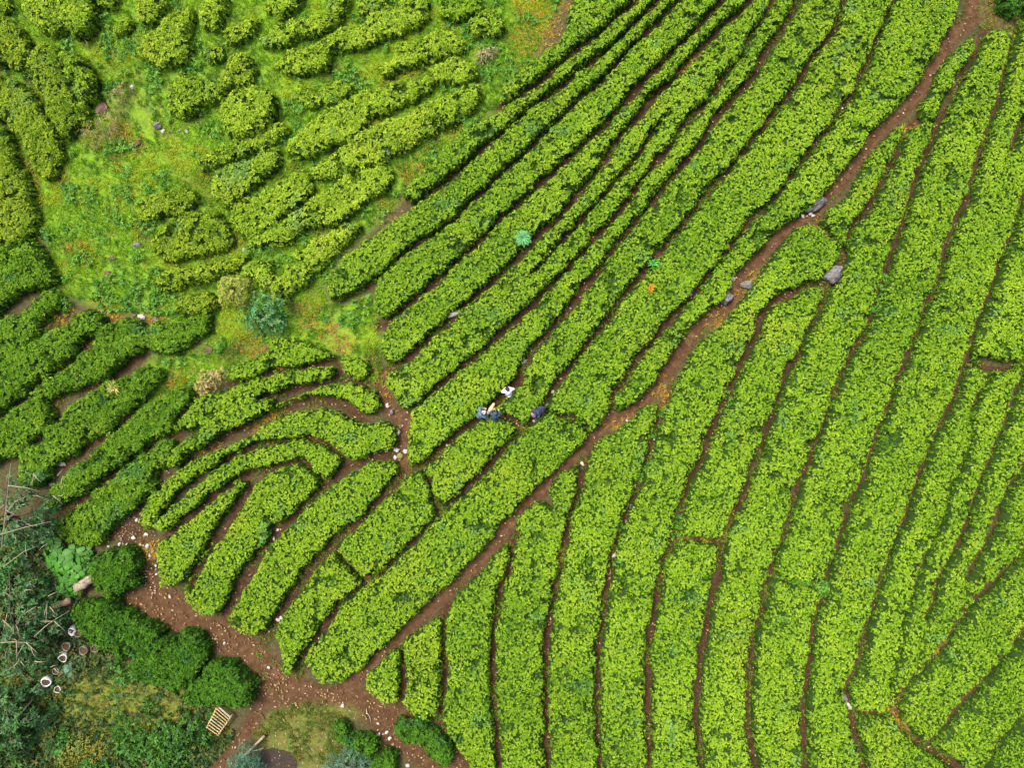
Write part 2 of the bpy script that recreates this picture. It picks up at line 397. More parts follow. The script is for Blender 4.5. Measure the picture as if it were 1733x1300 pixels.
shape("tea row with a dark notch in its right side, inside the arches",
      "506,786 530,802 543,818 528,838 501,862 482,882 462,890 449,873 457,890 455,906 424,943 404,967 390,994 380,1026 366,1044 341,1043 318,1022 309,1000 325,975 345,940 370,912 394,884 414,851 433,822 457,800 480,790")
shape("broad straight tea row ending at the stony junction, between two pebbled trails",
      "668,780 676,793 658,819 627,851 612,872 571,902 542,931 511,963 494,990 464,1035 451,1066 437,1077 416,1077 390,1060 386,1042 403,1004 431,965 460,922 494,886 530,850 559,825 593,803 627,786")
# --- rows at the left edge
shape("tea hedge at the left edge with a squared end by the brown weeds", "-40,430 14,414 60,406 73,424 86,450 88,473 52,486 16,507 -40,545", 'd')
shape("knobbly tea row at the left edge, just below the squared hedge", "-40,575 0,548 48,514 80,495 99,497 102,517 73,536 58,546 58,563 31,582 0,602 -40,632", 'd')
shape("tea row at the left edge with a long thin upper tip in the orange weeds", "-40,650 0,621 36,587 73,563 109,546 145,527 168,536 167,558 136,575 121,599 80,626 48,648 36,665 0,689 -40,712", 'd')
shape("long tea row running from the left toward the pale stones in orange weeds", "50,668 80,641 109,616 145,590 175,560 206,539 223,536 245,556 271,544 305,531 356,536 352,558 325,580 303,594 242,594 213,609 184,631 150,648 133,660 102,660 85,672 63,682", 'd')
shape("stubby tea block at the left edge below a forked row", "-40,725 0,711 29,689 58,674 82,691 84,711 62,738 26,765 -40,790", 'd')
shape("tea row at the left with the spiky yellow plant on top", "73,733 109,691 150,667 194,641 242,621 274,619 271,636 255,653 238,674 201,704 175,733 145,747 122,773 98,779 78,790 73,816 62,828 39,818 27,794 39,765 60,745", 'd')
shape("tea row at the left just below the white stone pile", "206,718 242,691 281,670 313,650 325,662 318,680 292,706 288,729 255,741 241,757 212,778 177,806 137,833 98,859 82,867 77,851 94,822 110,800 137,777 173,749", 'd')
shape("tea row at the left ending at the white gravel, beside the pumpkin leaves", "275,747 288,755 280,778 257,796 253,829 235,847 216,869 196,890 177,912 153,920 128,920 92,906 86,888 108,871 141,849 177,822 212,794 245,767", 'd')
# --- old rows, upper left
shape("leafy tea row in the left corner by the reddish bare soil", "-30,31 0,31 12,33 29,51 43,69 47,94 39,114 20,114 4,102 -30,100", 'o', name='tea_hedge')
shape("tea row beside the dry brown brushwood at the upper left", "65,65 86,69 94,84 102,104 118,133 137,163 147,196 141,208 126,212 118,226 98,226 84,200 73,169 59,145 45,118 51,94", 'o')
shape("longest tea row down the left side of the clearing, next to the brushwood row", "-30,125 0,129 20,129 43,149 57,173 73,196 84,212 96,239 101,263 88,286 81,309 60,299 42,265 26,224 10,205 -30,190", 'o')
shape("tea row touching the left edge beside the clearing, cut by a dark gap below", "-30,205 0,216 12,229 21,260 31,283 46,312 52,341 58,372 49,390 18,412 -30,420", 'o')
bush("small tea bush with a dark shaded side, beside the brushwood", "110,94 133,90 149,110 161,137 155,163 137,165 122,149 114,126", h=1.0)
bush("large round-lobed tea bush cluster at the top edge, left of the clearing", "39,12 59,-30 161,-30 161,0 159,39 141,57 110,47 90,59 65,49 47,27", h=0.9)
bush("scrap of tea bush in the top left corner", "-30,-30 15,-30 13,8 -30,14")
bush("small tea bush poking in at the top edge right of the lobed cluster", "163,-30 196,-30 194,10 177,14 163,5")
bush("narrow upright tea bush at the top edge beside bare brown soil", "224,-30 277,-30 272,4 258,15 258,31 236,31 226,15")
bush("loose tea bush left of the narrow upright one", "187,36 207,19 219,31 211,46 194,51", h=0.55)
bush("big wedge-shaped tea bush standing alone in the grass", "321,12 325,31 318,58 321,82 306,97 274,114 250,104 228,92 226,80 253,53 287,27")
bush("tea bush hanging down from the top edge, right of the wedge-shaped bush", "337,-30 379,-30 379,19 364,44 347,41 337,17")
bush("oval tea bush in the grass right of the hanging bush", "379,51 403,27 432,29 430,48 408,68 384,65")
bush("tiny tea bush alone in the grass below the oval bush", "347,82 364,75 369,92 357,102", h=0.5)
bush("long dog-bone shaped tea bush in the grass", "287,150 306,128 335,126 359,133 376,116 393,97 418,95 427,114 418,131 391,145 369,160 345,165 323,184 301,196 284,187")
bush("large squarish tea bush with a dark green skirt", "384,170 403,155 437,150 461,160 464,184 456,206 432,223 413,230 388,230 379,208", h=0.95)
bush("long tea bush reaching from the top edge, with a thin left tail", "437,65 464,46 485,34 519,27 548,10 563,-30 592,-30 588,5 580,27 544,51 515,56 493,53 488,65 459,75")
bush("yellowish tea bush at the top edge above the long tailed bush", "447,-30 507,-30 506,2 495,15 468,27 449,12")
bush("two-lobed tea bush with orange soil at both ends", "464,107 483,82 524,70 548,70 558,84 551,107 524,116 490,121")
bush("long bumpy tea bush up to the top edge, right of the two-lobed one", "556,65 576,48 612,44 629,19 665,7 690,-30 726,-30 722,5 719,22 709,44 680,53 651,58 622,75 588,80 559,82")
bush("thin tea bush along the top edge above the bumpy bush", "598,-30 656,-30 652,5 636,15 605,15")
bush("dark olive tea bush at the top edge near the brown slope", "748,-30 808,-30 808,15 775,27 750,19", 'g')
bush("rounded tea bush beside the brown weedy slope", "794,39 828,19 854,36 852,51 828,58 799,56")
bush("long light green tea bush above the orange-soiled strip", "636,114 665,87 665,68 699,65 738,46 753,58 789,65 791,82 762,90 733,99 690,111 651,124")
bush("tea bush with the pale dried shrub at its right end", "728,121 753,97 784,90 802,99 801,124 777,136 745,136")
bush("faint low tea bush strip half sunk in grass", "500,148 525,150 544,145 576,136 593,145 573,160 544,170 522,175 505,163", h=0.45)
bush("long knobbly tea row in the clearing, third from the diagonal field", "483,257 485,233 519,218 540,195 570,180 605,158 656,143 690,131 728,133 733,153 709,167 665,179 622,191 617,208 583,233 539,254 510,262")
bush("long pale yellow-green tea row, second from the diagonal field", "525,286 556,259 607,230 656,201 709,179 753,155 806,143 813,155 799,177 765,201 733,218 699,242 665,257 624,274 568,298 535,303")
bush("slim low tea bush with a bare brown side trench", "325,268 354,248 398,236 427,227 471,205 495,215 468,232 435,248 386,268 359,280 338,292", h=0.6)
bush("tea bush with a dark green lower left end, below the slim low bush", "347,302 374,280 413,270 442,256 468,248 476,273 454,292 430,309 405,326 391,345 371,343 354,321")
bush("leftmost round tea bush in the lower clearing", "238,345 265,326 316,316 328,336 316,353 277,362 243,379 231,374", 'o')
bush("large oval tea bush with a brown soil ledge under it", "253,406 277,379 316,360 369,355 381,384 388,408 359,425 316,437 282,435 260,423", 'o')
bush("tea bush in the middle of the clearing with silvery top leaves", "386,370 398,348 442,321 466,304 495,287 517,290 524,314 515,333 490,355 456,379 422,401 398,389")
bush("long pale tea row nearest the diagonal field, ending by the grass strip", "422,408 459,387 493,355 527,341 556,316 590,297 641,279 660,286 660,313 640,326 599,354 570,372 524,380 490,403 451,411")
bush("bright tea bush lying along the pale footpath with a green skirt", "498,432 534,403 596,375 609,382 596,401 560,437 539,458 518,455")
bush("tea row above the yellow shrub, below the brown soil ledge", "255,474 289,452 338,447 391,433 413,433 391,459 350,471 301,488 275,493", 'o')
bush("small tea bush right behind the yellow shrub", "405,458 430,440 455,445 460,470 450,485 425,470")
bush("tea bush touching the blue-green shrub, beside the footpath", "459,486 482,450 516,447 524,466 511,481 482,502 461,505")
bush("tea bush left of the yellow shrub with a black shadow under it", "291,512 313,495 359,493 368,514 349,531 318,531 296,524", 'o')
# --- dark hedges by the bare earth, lower left
shape("domed dark tea bush with a yellow flowering edge, on the bare earth", "170,945 190,933 214,925 233,943 233,972 226,992 208,1002 198,1018 180,1012 164,998 156,975 160,955", 'k', 1.0, 'tea_bush', 'dark tea bushes by the bare earth')
shape("dark tea bush between the planters and the bare earth", "126,1030 140,1014 168,1018 192,1010 200,1030 226,1034 244,1052 262,1058 274,1074 256,1086 250,1104 228,1112 204,1120 186,1104 168,1098 150,1078 130,1062", 'k', 1.0, 'tea_bush', 'dark tea bushes by the bare earth')
shape("dark square-topped tea bush in the middle of the dark line", "228,1114 250,1100 262,1084 282,1080 300,1084 312,1074 334,1072 352,1096 346,1122 336,1140 322,1160 302,1172 280,1160 258,1160 238,1142 226,1128", 'k', 1.0, 'tea_bush', 'dark tea bushes by the bare earth')
shape("dark tea bush directly above the bamboo bench", "322,1164 340,1146 348,1132 372,1120 392,1126 410,1132 420,1148 430,1162 424,1186 404,1196 376,1192 350,1196 322,1188 306,1174", 'k', 1.0, 'tea_bush', 'dark tea bushes by the bare earth')
shape("dark lumpy tea bush on the bare earth near the bottom edge", "556,1226 572,1220 588,1230 594,1246 612,1242 630,1252 638,1270 624,1286 608,1294 594,1282 588,1266 566,1258", 'k', 0.7, 'tea_bush', 'dark tea bushes by the bare earth')
shape("dark tea bush cut by the bottom edge", "628,1284 659,1277 674,1292 674,1330 612,1330", 'k', 0.7, 'tea_bush', 'dark tea bushes by the bare earth')
shape("dark elongated tea bush beside the straight rows at the bottom", "672,1232 690,1222 714,1222 730,1240 744,1246 760,1266 764,1288 748,1300 732,1290 722,1276 712,1264 688,1256", 'k', 0.75, 'tea_bush', 'dark tea bushes by the bare earth')
shape("leafy bush in the top right corner above the mossy bank", "1698,-40 1780,-40 1780,25 1733,25 1705,12", 'k', 0.9, 'tea_bush', 'dark tea bushes by the bare earth')
# ------------------------------------------------------------------ unproject trails once at canopy height and once on the ground
CANOPY = 0.64
GAPX = -0.01
GC, GG = [], []
for nm, (p, w) in G.items():
    q = unproject(p, CANOPY)
    GC.append((nm, [tuple(v) for v in q], w * MPP / 2 + GAPX + (0.085 if nm[0] in 'RQ' and not nm.endswith('b') else 0.0), q.min(0), q.max(0)))
    q = unproject(p, 0.0)
    GG.append((nm, [tuple(v) for v in q], w * MPP / 2, q.min(0), q.max(0)))

OCC = 0.1                                           # raster of where the bushes stand
ox0, oy0, onx, ony = -36.0, -28.0, 720, 560
occ = np.zeros((ony, onx), bool)
def occupied(x, y, grow=0):
    i = np.clip(((x - ox0) / OCC).astype(int), 0, onx - 1); j = np.clip(((y - oy0) / OCC).astype(int), 0, ony - 1)
    return occ[j, i]

STYLE = {   # young shoots, mid leaves, old leaves (leaf colours; the old tone also paints shade on flanks and in pits)
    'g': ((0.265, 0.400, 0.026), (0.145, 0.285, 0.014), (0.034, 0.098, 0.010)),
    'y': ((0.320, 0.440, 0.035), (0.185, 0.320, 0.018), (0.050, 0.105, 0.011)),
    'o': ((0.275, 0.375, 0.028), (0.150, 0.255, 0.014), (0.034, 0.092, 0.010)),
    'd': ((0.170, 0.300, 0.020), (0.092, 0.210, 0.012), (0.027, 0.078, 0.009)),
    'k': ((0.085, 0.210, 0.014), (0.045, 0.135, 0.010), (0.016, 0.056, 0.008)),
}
SHOOTS = 112.0          # shoots per square metre of canopy

def leaf_fan(P, N, rad, k, length, width, spread, cols, jitter=1.0):
    """k leaves fanning out of every shoot point P around its normal N; returns verts, quads, colours"""
    n = len(P)
    a = np.cross(N, np.array([0.31, 0.87, 0.38])); a /= np.linalg.norm(a, axis=1)[:, None] + 1e-9
    b = np.cross(N, a)
    ph0 = rng.random(n) * 6.283
    V, C = [], []
    for j in range(k):
        ph = ph0 + j * 6.283 / k + rng.normal(0, 0.35 * jitter, n)
        e = np.clip(rng.normal(spread, 0.28 * jitter, n), -0.35, 1.45)      # elevation above the canopy surface
        out = a * np.cos(ph)[:, None] + b * np.sin(ph)[:, None]
        D = out * np.cos(e)[:, None] + N * np.sin(e)[:, None]
        U = N * np.cos(e)[:, None] - out * np.sin(e)[:, None]
        S = np.cross(D, U)
        L = length * (0.65 + 0.7 * rng.random(n)) * rad
        W = width * (0.7 + 0.6 * rng.random(n)) * rad
        mid = P + D * (L * 0.5)[:, None]
        lift = U * (W * 0.28)[:, None]
        v = np.stack([P, mid + S * (W / 2)[:, None] + lift, P + D * L[:, None] - U * (L * 0.12)[:, None], mid - S * (W / 2)[:, None] + lift], 1)
        V.append(v.reshape(-1, 3))
        c = cols * (0.86 + 0.28 * rng.random((n, 1)))
        C.append(np.repeat(c, 4, 0))
    V = np.concatenate(V); C = np.concatenate(C)
    Q = np.arange(len(V)).reshape(-1, 4)
    return V, Q, C

def build_hedge(h, idx):
    poly_px = h['poly']
    poly = [tuple(v) for v in unproject(poly_px, CANOPY)]
    pa = np.array(poly)
    lo, hi = pa.min(0) - 0.1, pa.max(0) + 0.1
    lo = np.maximum(lo, [-33.0, -25.2]); hi = np.minimum(hi, [33.0, 25.2])
    gaps = [g for g in GC if (g[3][0] - 0.6 < hi[0] and g[4][0] + 0.6 > lo[0] and g[3][1] - 0.6 < hi[1] and g[4][1] + 0.6 > lo[1])]
    halves = []
    for (x1, y1, x2, y2, s) in h['half']:
        (ax, ay), (bx, by) = unproject([(x1, y1), (x2, y2)], CANOPY)
        halves.append((ax, ay, bx, by, s))
    H = h['h']
    free = h['name'] == 'tea_bush' or h['style'] in 'od'
    def field(X, Y):
        d = poly_sdf(X, Y, poly)
        for (nm, pts, w, _, _) in gaps:
            d = np.minimum(d, seg_dist(X, Y, pts) - w)
        for (ax, ay, bx, by, s) in halves:
            m = (by - ay) / (bx - ax + 1e-9)
            d = np.minimum(d, s * (Y - (ay + m * (X - ax))) / math.sqrt(1 + m * m) - 0.02)
        big = 0.22 if free else 0.07
        d = d + big * vnoise(X, Y, 1.15, 3) + (0.13 if free else 0.10) * vnoise(X, Y, 0.36, 5) + 0.05 * vnoise(X, Y, 0.16, 6) + (0.06 if free else -0.005)
        return d
    shoulder = 0.30 if free else 0.17
    def height(X, Y, d):
        t = np.clip(d / shoulder, 0, 1)
        pr = 0.30 + 0.70 * np.sqrt(1 - (1 - t) ** 2)
        z = H * pr * (1 + (0.22 if free else 0.08) * vnoise(X, Y, 1.5, 11)) + (0.11 if free else 0.045) * vnoise(X, Y, 0.55, 13) + 0.03 * vnoise(X, Y, 0.2, 14)
        hole = np.clip((vnoise(X, Y, 0.42, 17) * 0.75 + vnoise(X, Y, 1.5, 19) * 0.35 - 0.52) * 5, 0, 1)
        return z - 0.42 * hole * H, hole
    # woody inner mass of older leaves, tinted dark to stand in for shade inside
    st = 0.15
    gx = np.arange(lo[0], hi[0] + st, st); gy = np.arange(lo[1], hi[1] + st, st)
    X, Y = np.meshgrid(gx, gy)
    d = field(X, Y)
    keep = d > 0
    if not keep.any(): return None
    ii = np.clip(((X - ox0) / OCC).astype(int), 0, onx - 1); jj = np.clip(((Y - oy0) / OCC).astype(int), 0, ony - 1)
    occ[jj[keep], ii[keep]] = True
    occ[np.clip(jj[keep] + 1, 0, ony - 1), ii[keep]] = True
    occ[jj[keep], np.clip(ii[keep] + 1, 0, onx - 1)] = True
    zt, _ = height(X, Y, d)
    zb = np.where(d > 0.09, zt - 0.13, 0.04) + 0.02 * rng.random(d.shape)
    Z = terrain(X, Y) + np.maximum(zb, 0.02)
    k = d > 0.09
    if not k.any(): k = keep
    cell = k[:-1, :-1] | k[1:, :-1] | k[:-1, 1:] | k[1:, 1:]
    ids = -np.ones(X.shape, int)
    use = np.zeros(X.shape, bool)
    use[:-1, :-1] |= cell; use[1:, :-1] |= cell; use[:-1, 1:] |= cell; use[1:, 1:] |= cell
    ids[use] = np.arange(use.sum())
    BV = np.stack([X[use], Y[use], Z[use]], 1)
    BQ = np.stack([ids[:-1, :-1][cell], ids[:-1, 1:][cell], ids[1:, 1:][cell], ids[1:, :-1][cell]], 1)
    young, midc, old = [np.array(c) for c in STYLE[h['style']]]
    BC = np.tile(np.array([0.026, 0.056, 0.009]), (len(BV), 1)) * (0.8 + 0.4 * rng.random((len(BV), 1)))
    # shoots on the plucking table and down its sides
    area = (hi[0] - lo[0]) * (hi[1] - lo[1])
    n = int(area * (SHOOTS if not free else 84))
    px = lo[0] + rng.random(n) * (hi[0] - lo[0]); py = lo[1] + rng.random(n) * (hi[1] - lo[1])
    dd = field(px, py)
    s = dd > 0.0
    px, py, dd = px[s], py[s], dd[s]
    e = 0.05
    z0, hole = height(px, py, dd)
    zx, _ = height(px + e, py, field(px + e, py)); zy, _ = height(px, py + e, field(px, py + e))
    gxn = np.clip((z0 - zx) / e, -2.5, 2.5); gyn = np.clip((z0 - zy) / e, -2.5, 2.5)
    N = np.stack([gxn * 0.7, gyn * 0.7, np.ones_like(gxn)], 1)
    N /= np.linalg.norm(N, axis=1)[:, None]
    P = np.stack([px, py, terrain(px, py) + z0 - 0.03 + 0.05 * rng.random(len(px))], 1)
    # colour: flush of young growth comes in patches; sides and pits carry older leaves, their dark tone painting in shade
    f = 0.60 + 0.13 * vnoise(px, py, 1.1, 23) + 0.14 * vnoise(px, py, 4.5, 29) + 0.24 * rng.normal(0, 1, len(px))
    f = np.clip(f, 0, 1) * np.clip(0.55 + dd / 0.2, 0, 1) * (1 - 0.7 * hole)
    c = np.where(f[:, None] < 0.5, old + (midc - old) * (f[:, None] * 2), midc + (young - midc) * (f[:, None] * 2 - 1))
    warm = np.clip(vnoise(px, py, 2.6, 31) - 0.35, 0, 1)[:, None]
    c = c * (1 + warm * np.array([0.28, 0.04, 0.2]))
    cool = np.clip(vnoise(px, py, 1.0, 37) - 0.62, 0, 1)[:, None] * 1.6
    c = c * (1 - cool * np.array([0.5, 0.25, -3.0]))
    thin = rng.random(len(px)) > 0.5 * hole
    P, N, c, dd = P[thin], N[thin], c[thin], dd[thin]
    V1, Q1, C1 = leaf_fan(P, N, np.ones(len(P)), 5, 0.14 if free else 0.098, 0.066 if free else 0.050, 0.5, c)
    # side leaves hang on the flanks
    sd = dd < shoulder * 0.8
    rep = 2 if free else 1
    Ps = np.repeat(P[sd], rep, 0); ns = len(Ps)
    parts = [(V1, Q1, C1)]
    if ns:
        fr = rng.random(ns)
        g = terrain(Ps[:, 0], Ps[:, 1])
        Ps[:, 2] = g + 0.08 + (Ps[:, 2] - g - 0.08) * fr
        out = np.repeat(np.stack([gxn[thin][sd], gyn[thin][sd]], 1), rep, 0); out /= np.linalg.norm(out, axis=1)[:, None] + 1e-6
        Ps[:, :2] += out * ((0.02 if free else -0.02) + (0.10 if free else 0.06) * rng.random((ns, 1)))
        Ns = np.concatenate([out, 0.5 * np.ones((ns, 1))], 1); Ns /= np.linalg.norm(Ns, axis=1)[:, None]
        cs = old + (midc - old) * ((0.25 if free else 0.0) + rng.random((ns, 1)) * 0.9)  # flank leaves kept dark, the shade of the gaps put into their colour
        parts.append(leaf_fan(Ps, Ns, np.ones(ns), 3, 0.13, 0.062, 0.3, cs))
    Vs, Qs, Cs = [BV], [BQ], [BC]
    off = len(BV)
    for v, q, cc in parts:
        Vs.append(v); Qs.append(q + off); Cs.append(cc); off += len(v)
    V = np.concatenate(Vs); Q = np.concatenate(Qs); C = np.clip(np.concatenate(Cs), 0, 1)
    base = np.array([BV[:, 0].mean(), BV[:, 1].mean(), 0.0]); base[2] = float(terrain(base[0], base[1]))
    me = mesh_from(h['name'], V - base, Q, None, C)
    return link(h['name'], me, M_LEAF, None, tuple(base), h['label'], h['cat'], h['group'])

for i, h in enumerate(HEDGES):
    if build_hedge(h, i) is None: print("EMPTY HEDGE", h['label'])

# ------------------------------------------------------------------ ground: one sheet, zones of soil, grass, moss and litter
ZG = parse("-60,-60 975,-60 905,90 855,168 790,222 700,312 640,372 575,432 543,490 560,515 625,500 640,545 645,610 650,655 615,640 560,595 450,580 385,635 325,655 285,690 235,700 250,610 345,590 360,540 200,530 100,495 85,420 60,380 40,300 -60,200")
ZG2 = parse("120,1115 230,1125 320,1185 380,1205 385,1260 340,1300 330,1400 -60,1400 -60,1080 60,1090")
ZG3 = parse("470,1195 520,1188 600,1182 620,1210 560,1225 590,1290 560,1330 470,1330 450,1260 430,1240")
ZB = parse("860,-60 990,-60 965,20 930,70 880,110 855,150 870,60")          # brown weedy slope at the top
ZT = parse("1660,-60 1800,-60 1800,60 1733,55 1665,45 1655,0")              # mossy bank, top right
ZE = parse("190,1000 225,975 262,975 300,1000 345,1035 390,1058 440,1085 480,1130 530,1165 620,1165 680,1195 745,1225 790,1300 760,1330 650,1260 600,1195 520,1190 450,1200 430,1240 370,1330 330,1330 400,1250 430,1190 410,1130 340,1080 230,1050")
ZS = parse("235,850 262,815 278,790 292,800 262,845 262,905 268,960 262,1010 235,1000 228,950 200,910 160,925 170,905 205,885")   # stony trail
def wpoly(p): return [tuple(v) for v in unproject(p, 0.0)]
SPOT_O = parse("520,545 555,560 585,585 430,590 475,600 530,520 655,650 650,350 690,290 720,285 230,245 210,225 200,260 130,420 145,430 180,520 200,545 250,550 270,535 110,540 150,600 290,660 300,640 880,60 900,30 920,60 1160,125 1175,110 1540,230 1385,400 1400,385 1270,490 1215,550 1290,470 1085,715 1050,725 1120,660 1125,690 1165,915 1180,925 1235,890 1730,725 1590,1100 1510,1210 1520,1225 955,945 440,720 470,705 350,755 240,1085 250,930")

SPOT_S = parse("390,60 300,60 265,40 380,170 330,195 480,60 575,60 560,120 600,135 660,150 640,190 645,215 560,250 500,290 420,330 470,310 400,400 440,270 380,290 300,440 340,475 700,115 800,135 600,355 560,375 540,390 70,190 60,150 90,260 100,300 55,400 130,215 240,390 45,95 5,110 730,240 770,215 700,330 520,480 500,520 385,600 400,590 415,575 320,520 350,300")
def axis(lim, step, far):
    a = list(np.arange(-lim, lim + step, step)); x = a[-1]; s = step
    outer = []
    while x < far:
        s *= 1.6; x += s; outer.append(x)
    return np.array([-v for v in outer[::-1]] + a + outer)
gx = axis(31.0, 0.13, 420.0); gy = axis(23.5, 0.13, 420.0)
X, Y = np.meshgrid(gx, gy)
sh = X.shape
x, y = X.ravel(), Y.ravel()
near = (np.abs(x) < 34) & (np.abs(y) < 27)
soil = np.zeros(len(x)); trod = np.zeros(len(x)); grass = np.zeros(len(x)); moss = np.zeros(len(x))
xn, yn = x[near], y[near]
sn = np.zeros(len(xn)); tn = np.zeros(len(xn))
for nm, pts, w, lo, hi in GG:
    m = (xn > lo[0] - 1) & (xn < hi[0] + 1) & (yn > lo[1] - 1) & (yn < hi[1] + 1)
    if not m.any(): continue
    dd = seg_dist(xn[m], yn[m], pts)
    big = nm in ('P', 'J', 'JP')
    sn[m] = np.maximum(sn[m], np.clip(1.6 - dd / (w + 0.14), 0, 1))
    if big: tn[m] = np.maximum(tn[m], np.clip((w + 0.16 - dd) / 0.14, 0, 1))
def soft(poly, r=0.5):
    return np.clip(poly_sdf(xn, yn, wpoly(poly)) / r + 0.5, 0, 1)
gn = np.maximum.reduce([soft(ZG, 0.8), 0.55 * soft(ZG2, 0.8), 0.3 * soft(ZG3, 0.6)])
en = soft(ZE, 0.5); ssn = soft(ZS, 0.4)
sn = np.maximum.reduce([sn, en, ssn]); tn = np.maximum(tn, 0.75 * en)
mn = np.maximum.reduce([0.6 * soft(ZB, 1.0), 0.7 * soft(ZT, 0.8), 0.55 * soft(ZG2, 0.8), 0.35 * soft(ZG3, 0.6)])
TRACK = [tuple(v) for v in unproject(parse("150,20 165,70 195,110 230,150 275,225 300,270 325,310 350,345 365,370"), 0.0)]
mn = np.maximum(mn, 0.55 * np.clip(1.4 - seg_dist(xn, yn, TRACK) / 0.6, 0, 1))
for (a_, b_) in unproject(SPOT_O, 0.0):
    mn = np.maximum(mn, np.clip(1.25 - np.hypot(xn - a_, yn - b_) / 0.75, 0, 1))
for (a_, b_) in unproject(SPOT_S, 0.0):
    sn = np.maximum(sn, np.clip(1.3 - np.hypot(xn - a_, yn - b_) / 0.7, 0, 1))
soil[near] = sn; trod[near] = tn; grass[near] = gn; moss[near] = mn
Z = terrain(x, y)
fade = np.clip(1 - (np.hypot(x, y) - 60) / 200, 0, 1)
Z = Z * fade
wear = np.zeros(len(x)); wear[near] = -0.06 * tn
Z = Z + wear + 0.02 * vnoise(x, y, 0.5, 41) * near
ny_, nx_ = sh
ids = np.arange(len(x)).reshape(sh)
Q = np.stack([ids[:-1, :-1].ravel(), ids[:-1, 1:].ravel(), ids[1:, 1:].ravel(), ids[1:, :-1].ravel()], 1)
gme = mesh_from("ground", np.stack([x, y, Z], 1), Q, None, None, True)
za = gme.attributes.new("zones", 'FLOAT_COLOR', 'POINT')
za.data.foreach_set("color", np.stack([soil, grass, moss, trod], 1).astype(np.float32).ravel())

def ground_material():
    m, n, l, b = new_mat("field_ground")
    a = n.new("ShaderNodeAttribute"); a.attribute_name = "zones"
    sep = n.new("ShaderNodeSeparateColor"); l.new(a.outputs["Color"], sep.inputs[0])
    geo = n.new("ShaderNodeNewGeometry")
    def noise(scale, detail=5.0, rough=0.6):
        z = n.new("ShaderNodeTexNoise"); z.inputs["Scale"].default_value = scale
        z.inputs["Detail"].default_value = detail; z.inputs["Roughness"].default_value = rough
        l.new(geo.outputs["Position"], z.inputs["Vector"]); return z.outputs["Fac"]
    def ramp(src, stops):
        r = n.new("ShaderNodeValToRGB")
        while len(r.color_ramp.elements) < len(stops): r.color_ramp.elements.new(0.5)
        for e, (p, c) in zip(r.color_ramp.elements, stops): e.position = p; e.color = (*c, 1)
        l.new(src, r.inputs[0]); return r.outputs[0]
    def math_(op, p, q):
        k = n.new("ShaderNodeMath"); k.operation = op; k.use_clamp = True
        for i, v in enumerate((p, q)):
            if isinstance(v, float): k.inputs[i].default_value = v
            else: l.new(v, k.inputs[i])
        return k.outputs[0]
    def mix(f, c1, c2):
        k = n.new("ShaderNodeMix"); k.data_type = 'RGBA'
        l.new(f, k.inputs[0]); l.new(c1, k.inputs[6]); l.new(c2, k.inputs[7]); return k.outputs[2]
    n1, n2, n3 = noise(1.3), noise(7.0, 6.0, 0.7), noise(0.5)
    soilc = ramp(n2, [(0.25, (0.014, 0.006, 0.003)), (0.45, (0.032, 0.015, 0.005)), (0.62, (0.053, 0.028, 0.011)), (0.78, (0.099, 0.060, 0.027))])
    under = ramp(n2, [(0.3, (0.022, 0.026, 0.008)), (0.55, (0.060, 0.050, 0.020)), (0.75, (0.085, 0.090, 0.022))])
    grassc = ramp(n2, [(0.25, (0.045, 0.110, 0.008)), (0.5, (0.105, 0.210, 0.008)), (0.75, (0.200, 0.270, 0.014))])
    mossc = ramp(n2, [(0.28, (0.045, 0.036, 0.011)), (0.5, (0.116, 0.083, 0.015)), (0.72, (0.217, 0.139, 0.034))])
    trodc = ramp(noise(3.0, 6.0, 0.6), [(0.3, (0.040, 0.019, 0.006)), (0.5, (0.067, 0.034, 0.014)), (0.7, (0.106, 0.059, 0.028))])
    g = math_('MULTIPLY', sep.outputs[1], ramp(n1, [(0.30, (0.35,) * 3), (0.52, (1, 1, 1))]))
    c = mix(g, under, grassc)
    sfac = math_('MULTIPLY', sep.outputs[0], ramp(noise(2.2, 5.0, 0.65), [(0.33, (0.40,) * 3), (0.50, (1, 1, 1))]))
    c = mix(sfac, c, soilc)
    mfac = math_('MULTIPLY', sep.outputs[2], ramp(noise(2.6, 5.0, 0.7), [(0.40, (0,) * 3), (0.60, (1, 1, 1))]))
    c = mix(mfac, c, mossc)
    c = mix(a.outputs["Alpha"], c, trodc)
    l.new(c, b.inputs["Base Color"])
    b.inputs["Roughness"].default_value = 0.9; b.inputs["Specular IOR Level"].default_value = 0.2
    bp = n.new("ShaderNodeBump"); bp.inputs["Strength"].default_value = 0.6; bp.inputs["Distance"].default_value = 0.06
    l.new(n2, bp.inputs["Height"]); l.new(bp.outputs[0], b.inputs["Normal"])
    return m
link("ground", gme, ground_material(), kind="structure")
# ------------------------------------------------------------------ mesh helpers for things
def tube(path, radii, seg=7, close=True):
    """verts, quads of a tapering tube along a list of points"""
    P = [Vector(p) for p in path]
    V, Q = [], []
    up = Vector((0.13, 0.31, 0.94))
    for i, p in enumerate(P):
        t = (P[min(i + 1, len(P) - 1)] - P[max(i - 1, 0)]).normalized()
        a = t.cross(up)
        if a.length < 1e-3: a = t.cross(Vector((1, 0, 0)))
        a.normalize(); b = t.cross(a)
        for k in range(seg):
            an = 6.28318 * k / seg
            V.append(p + (a * math.cos(an) + b * math.sin(an)) * radii[i])
    for i in range(len(P) - 1):
        for k in range(seg):
            Q.append((i * seg + k, i * seg + (k + 1) % seg, (i + 1) * seg + (k + 1) % seg, (i + 1) * seg + k))
    F = [tuple(q) for q in Q]
    if close:
        F.append(tuple(range(seg))[::-1]); F.append(tuple((len(P) - 1) * seg + k for k in range(seg)))
    return [tuple(v) for v in V], F

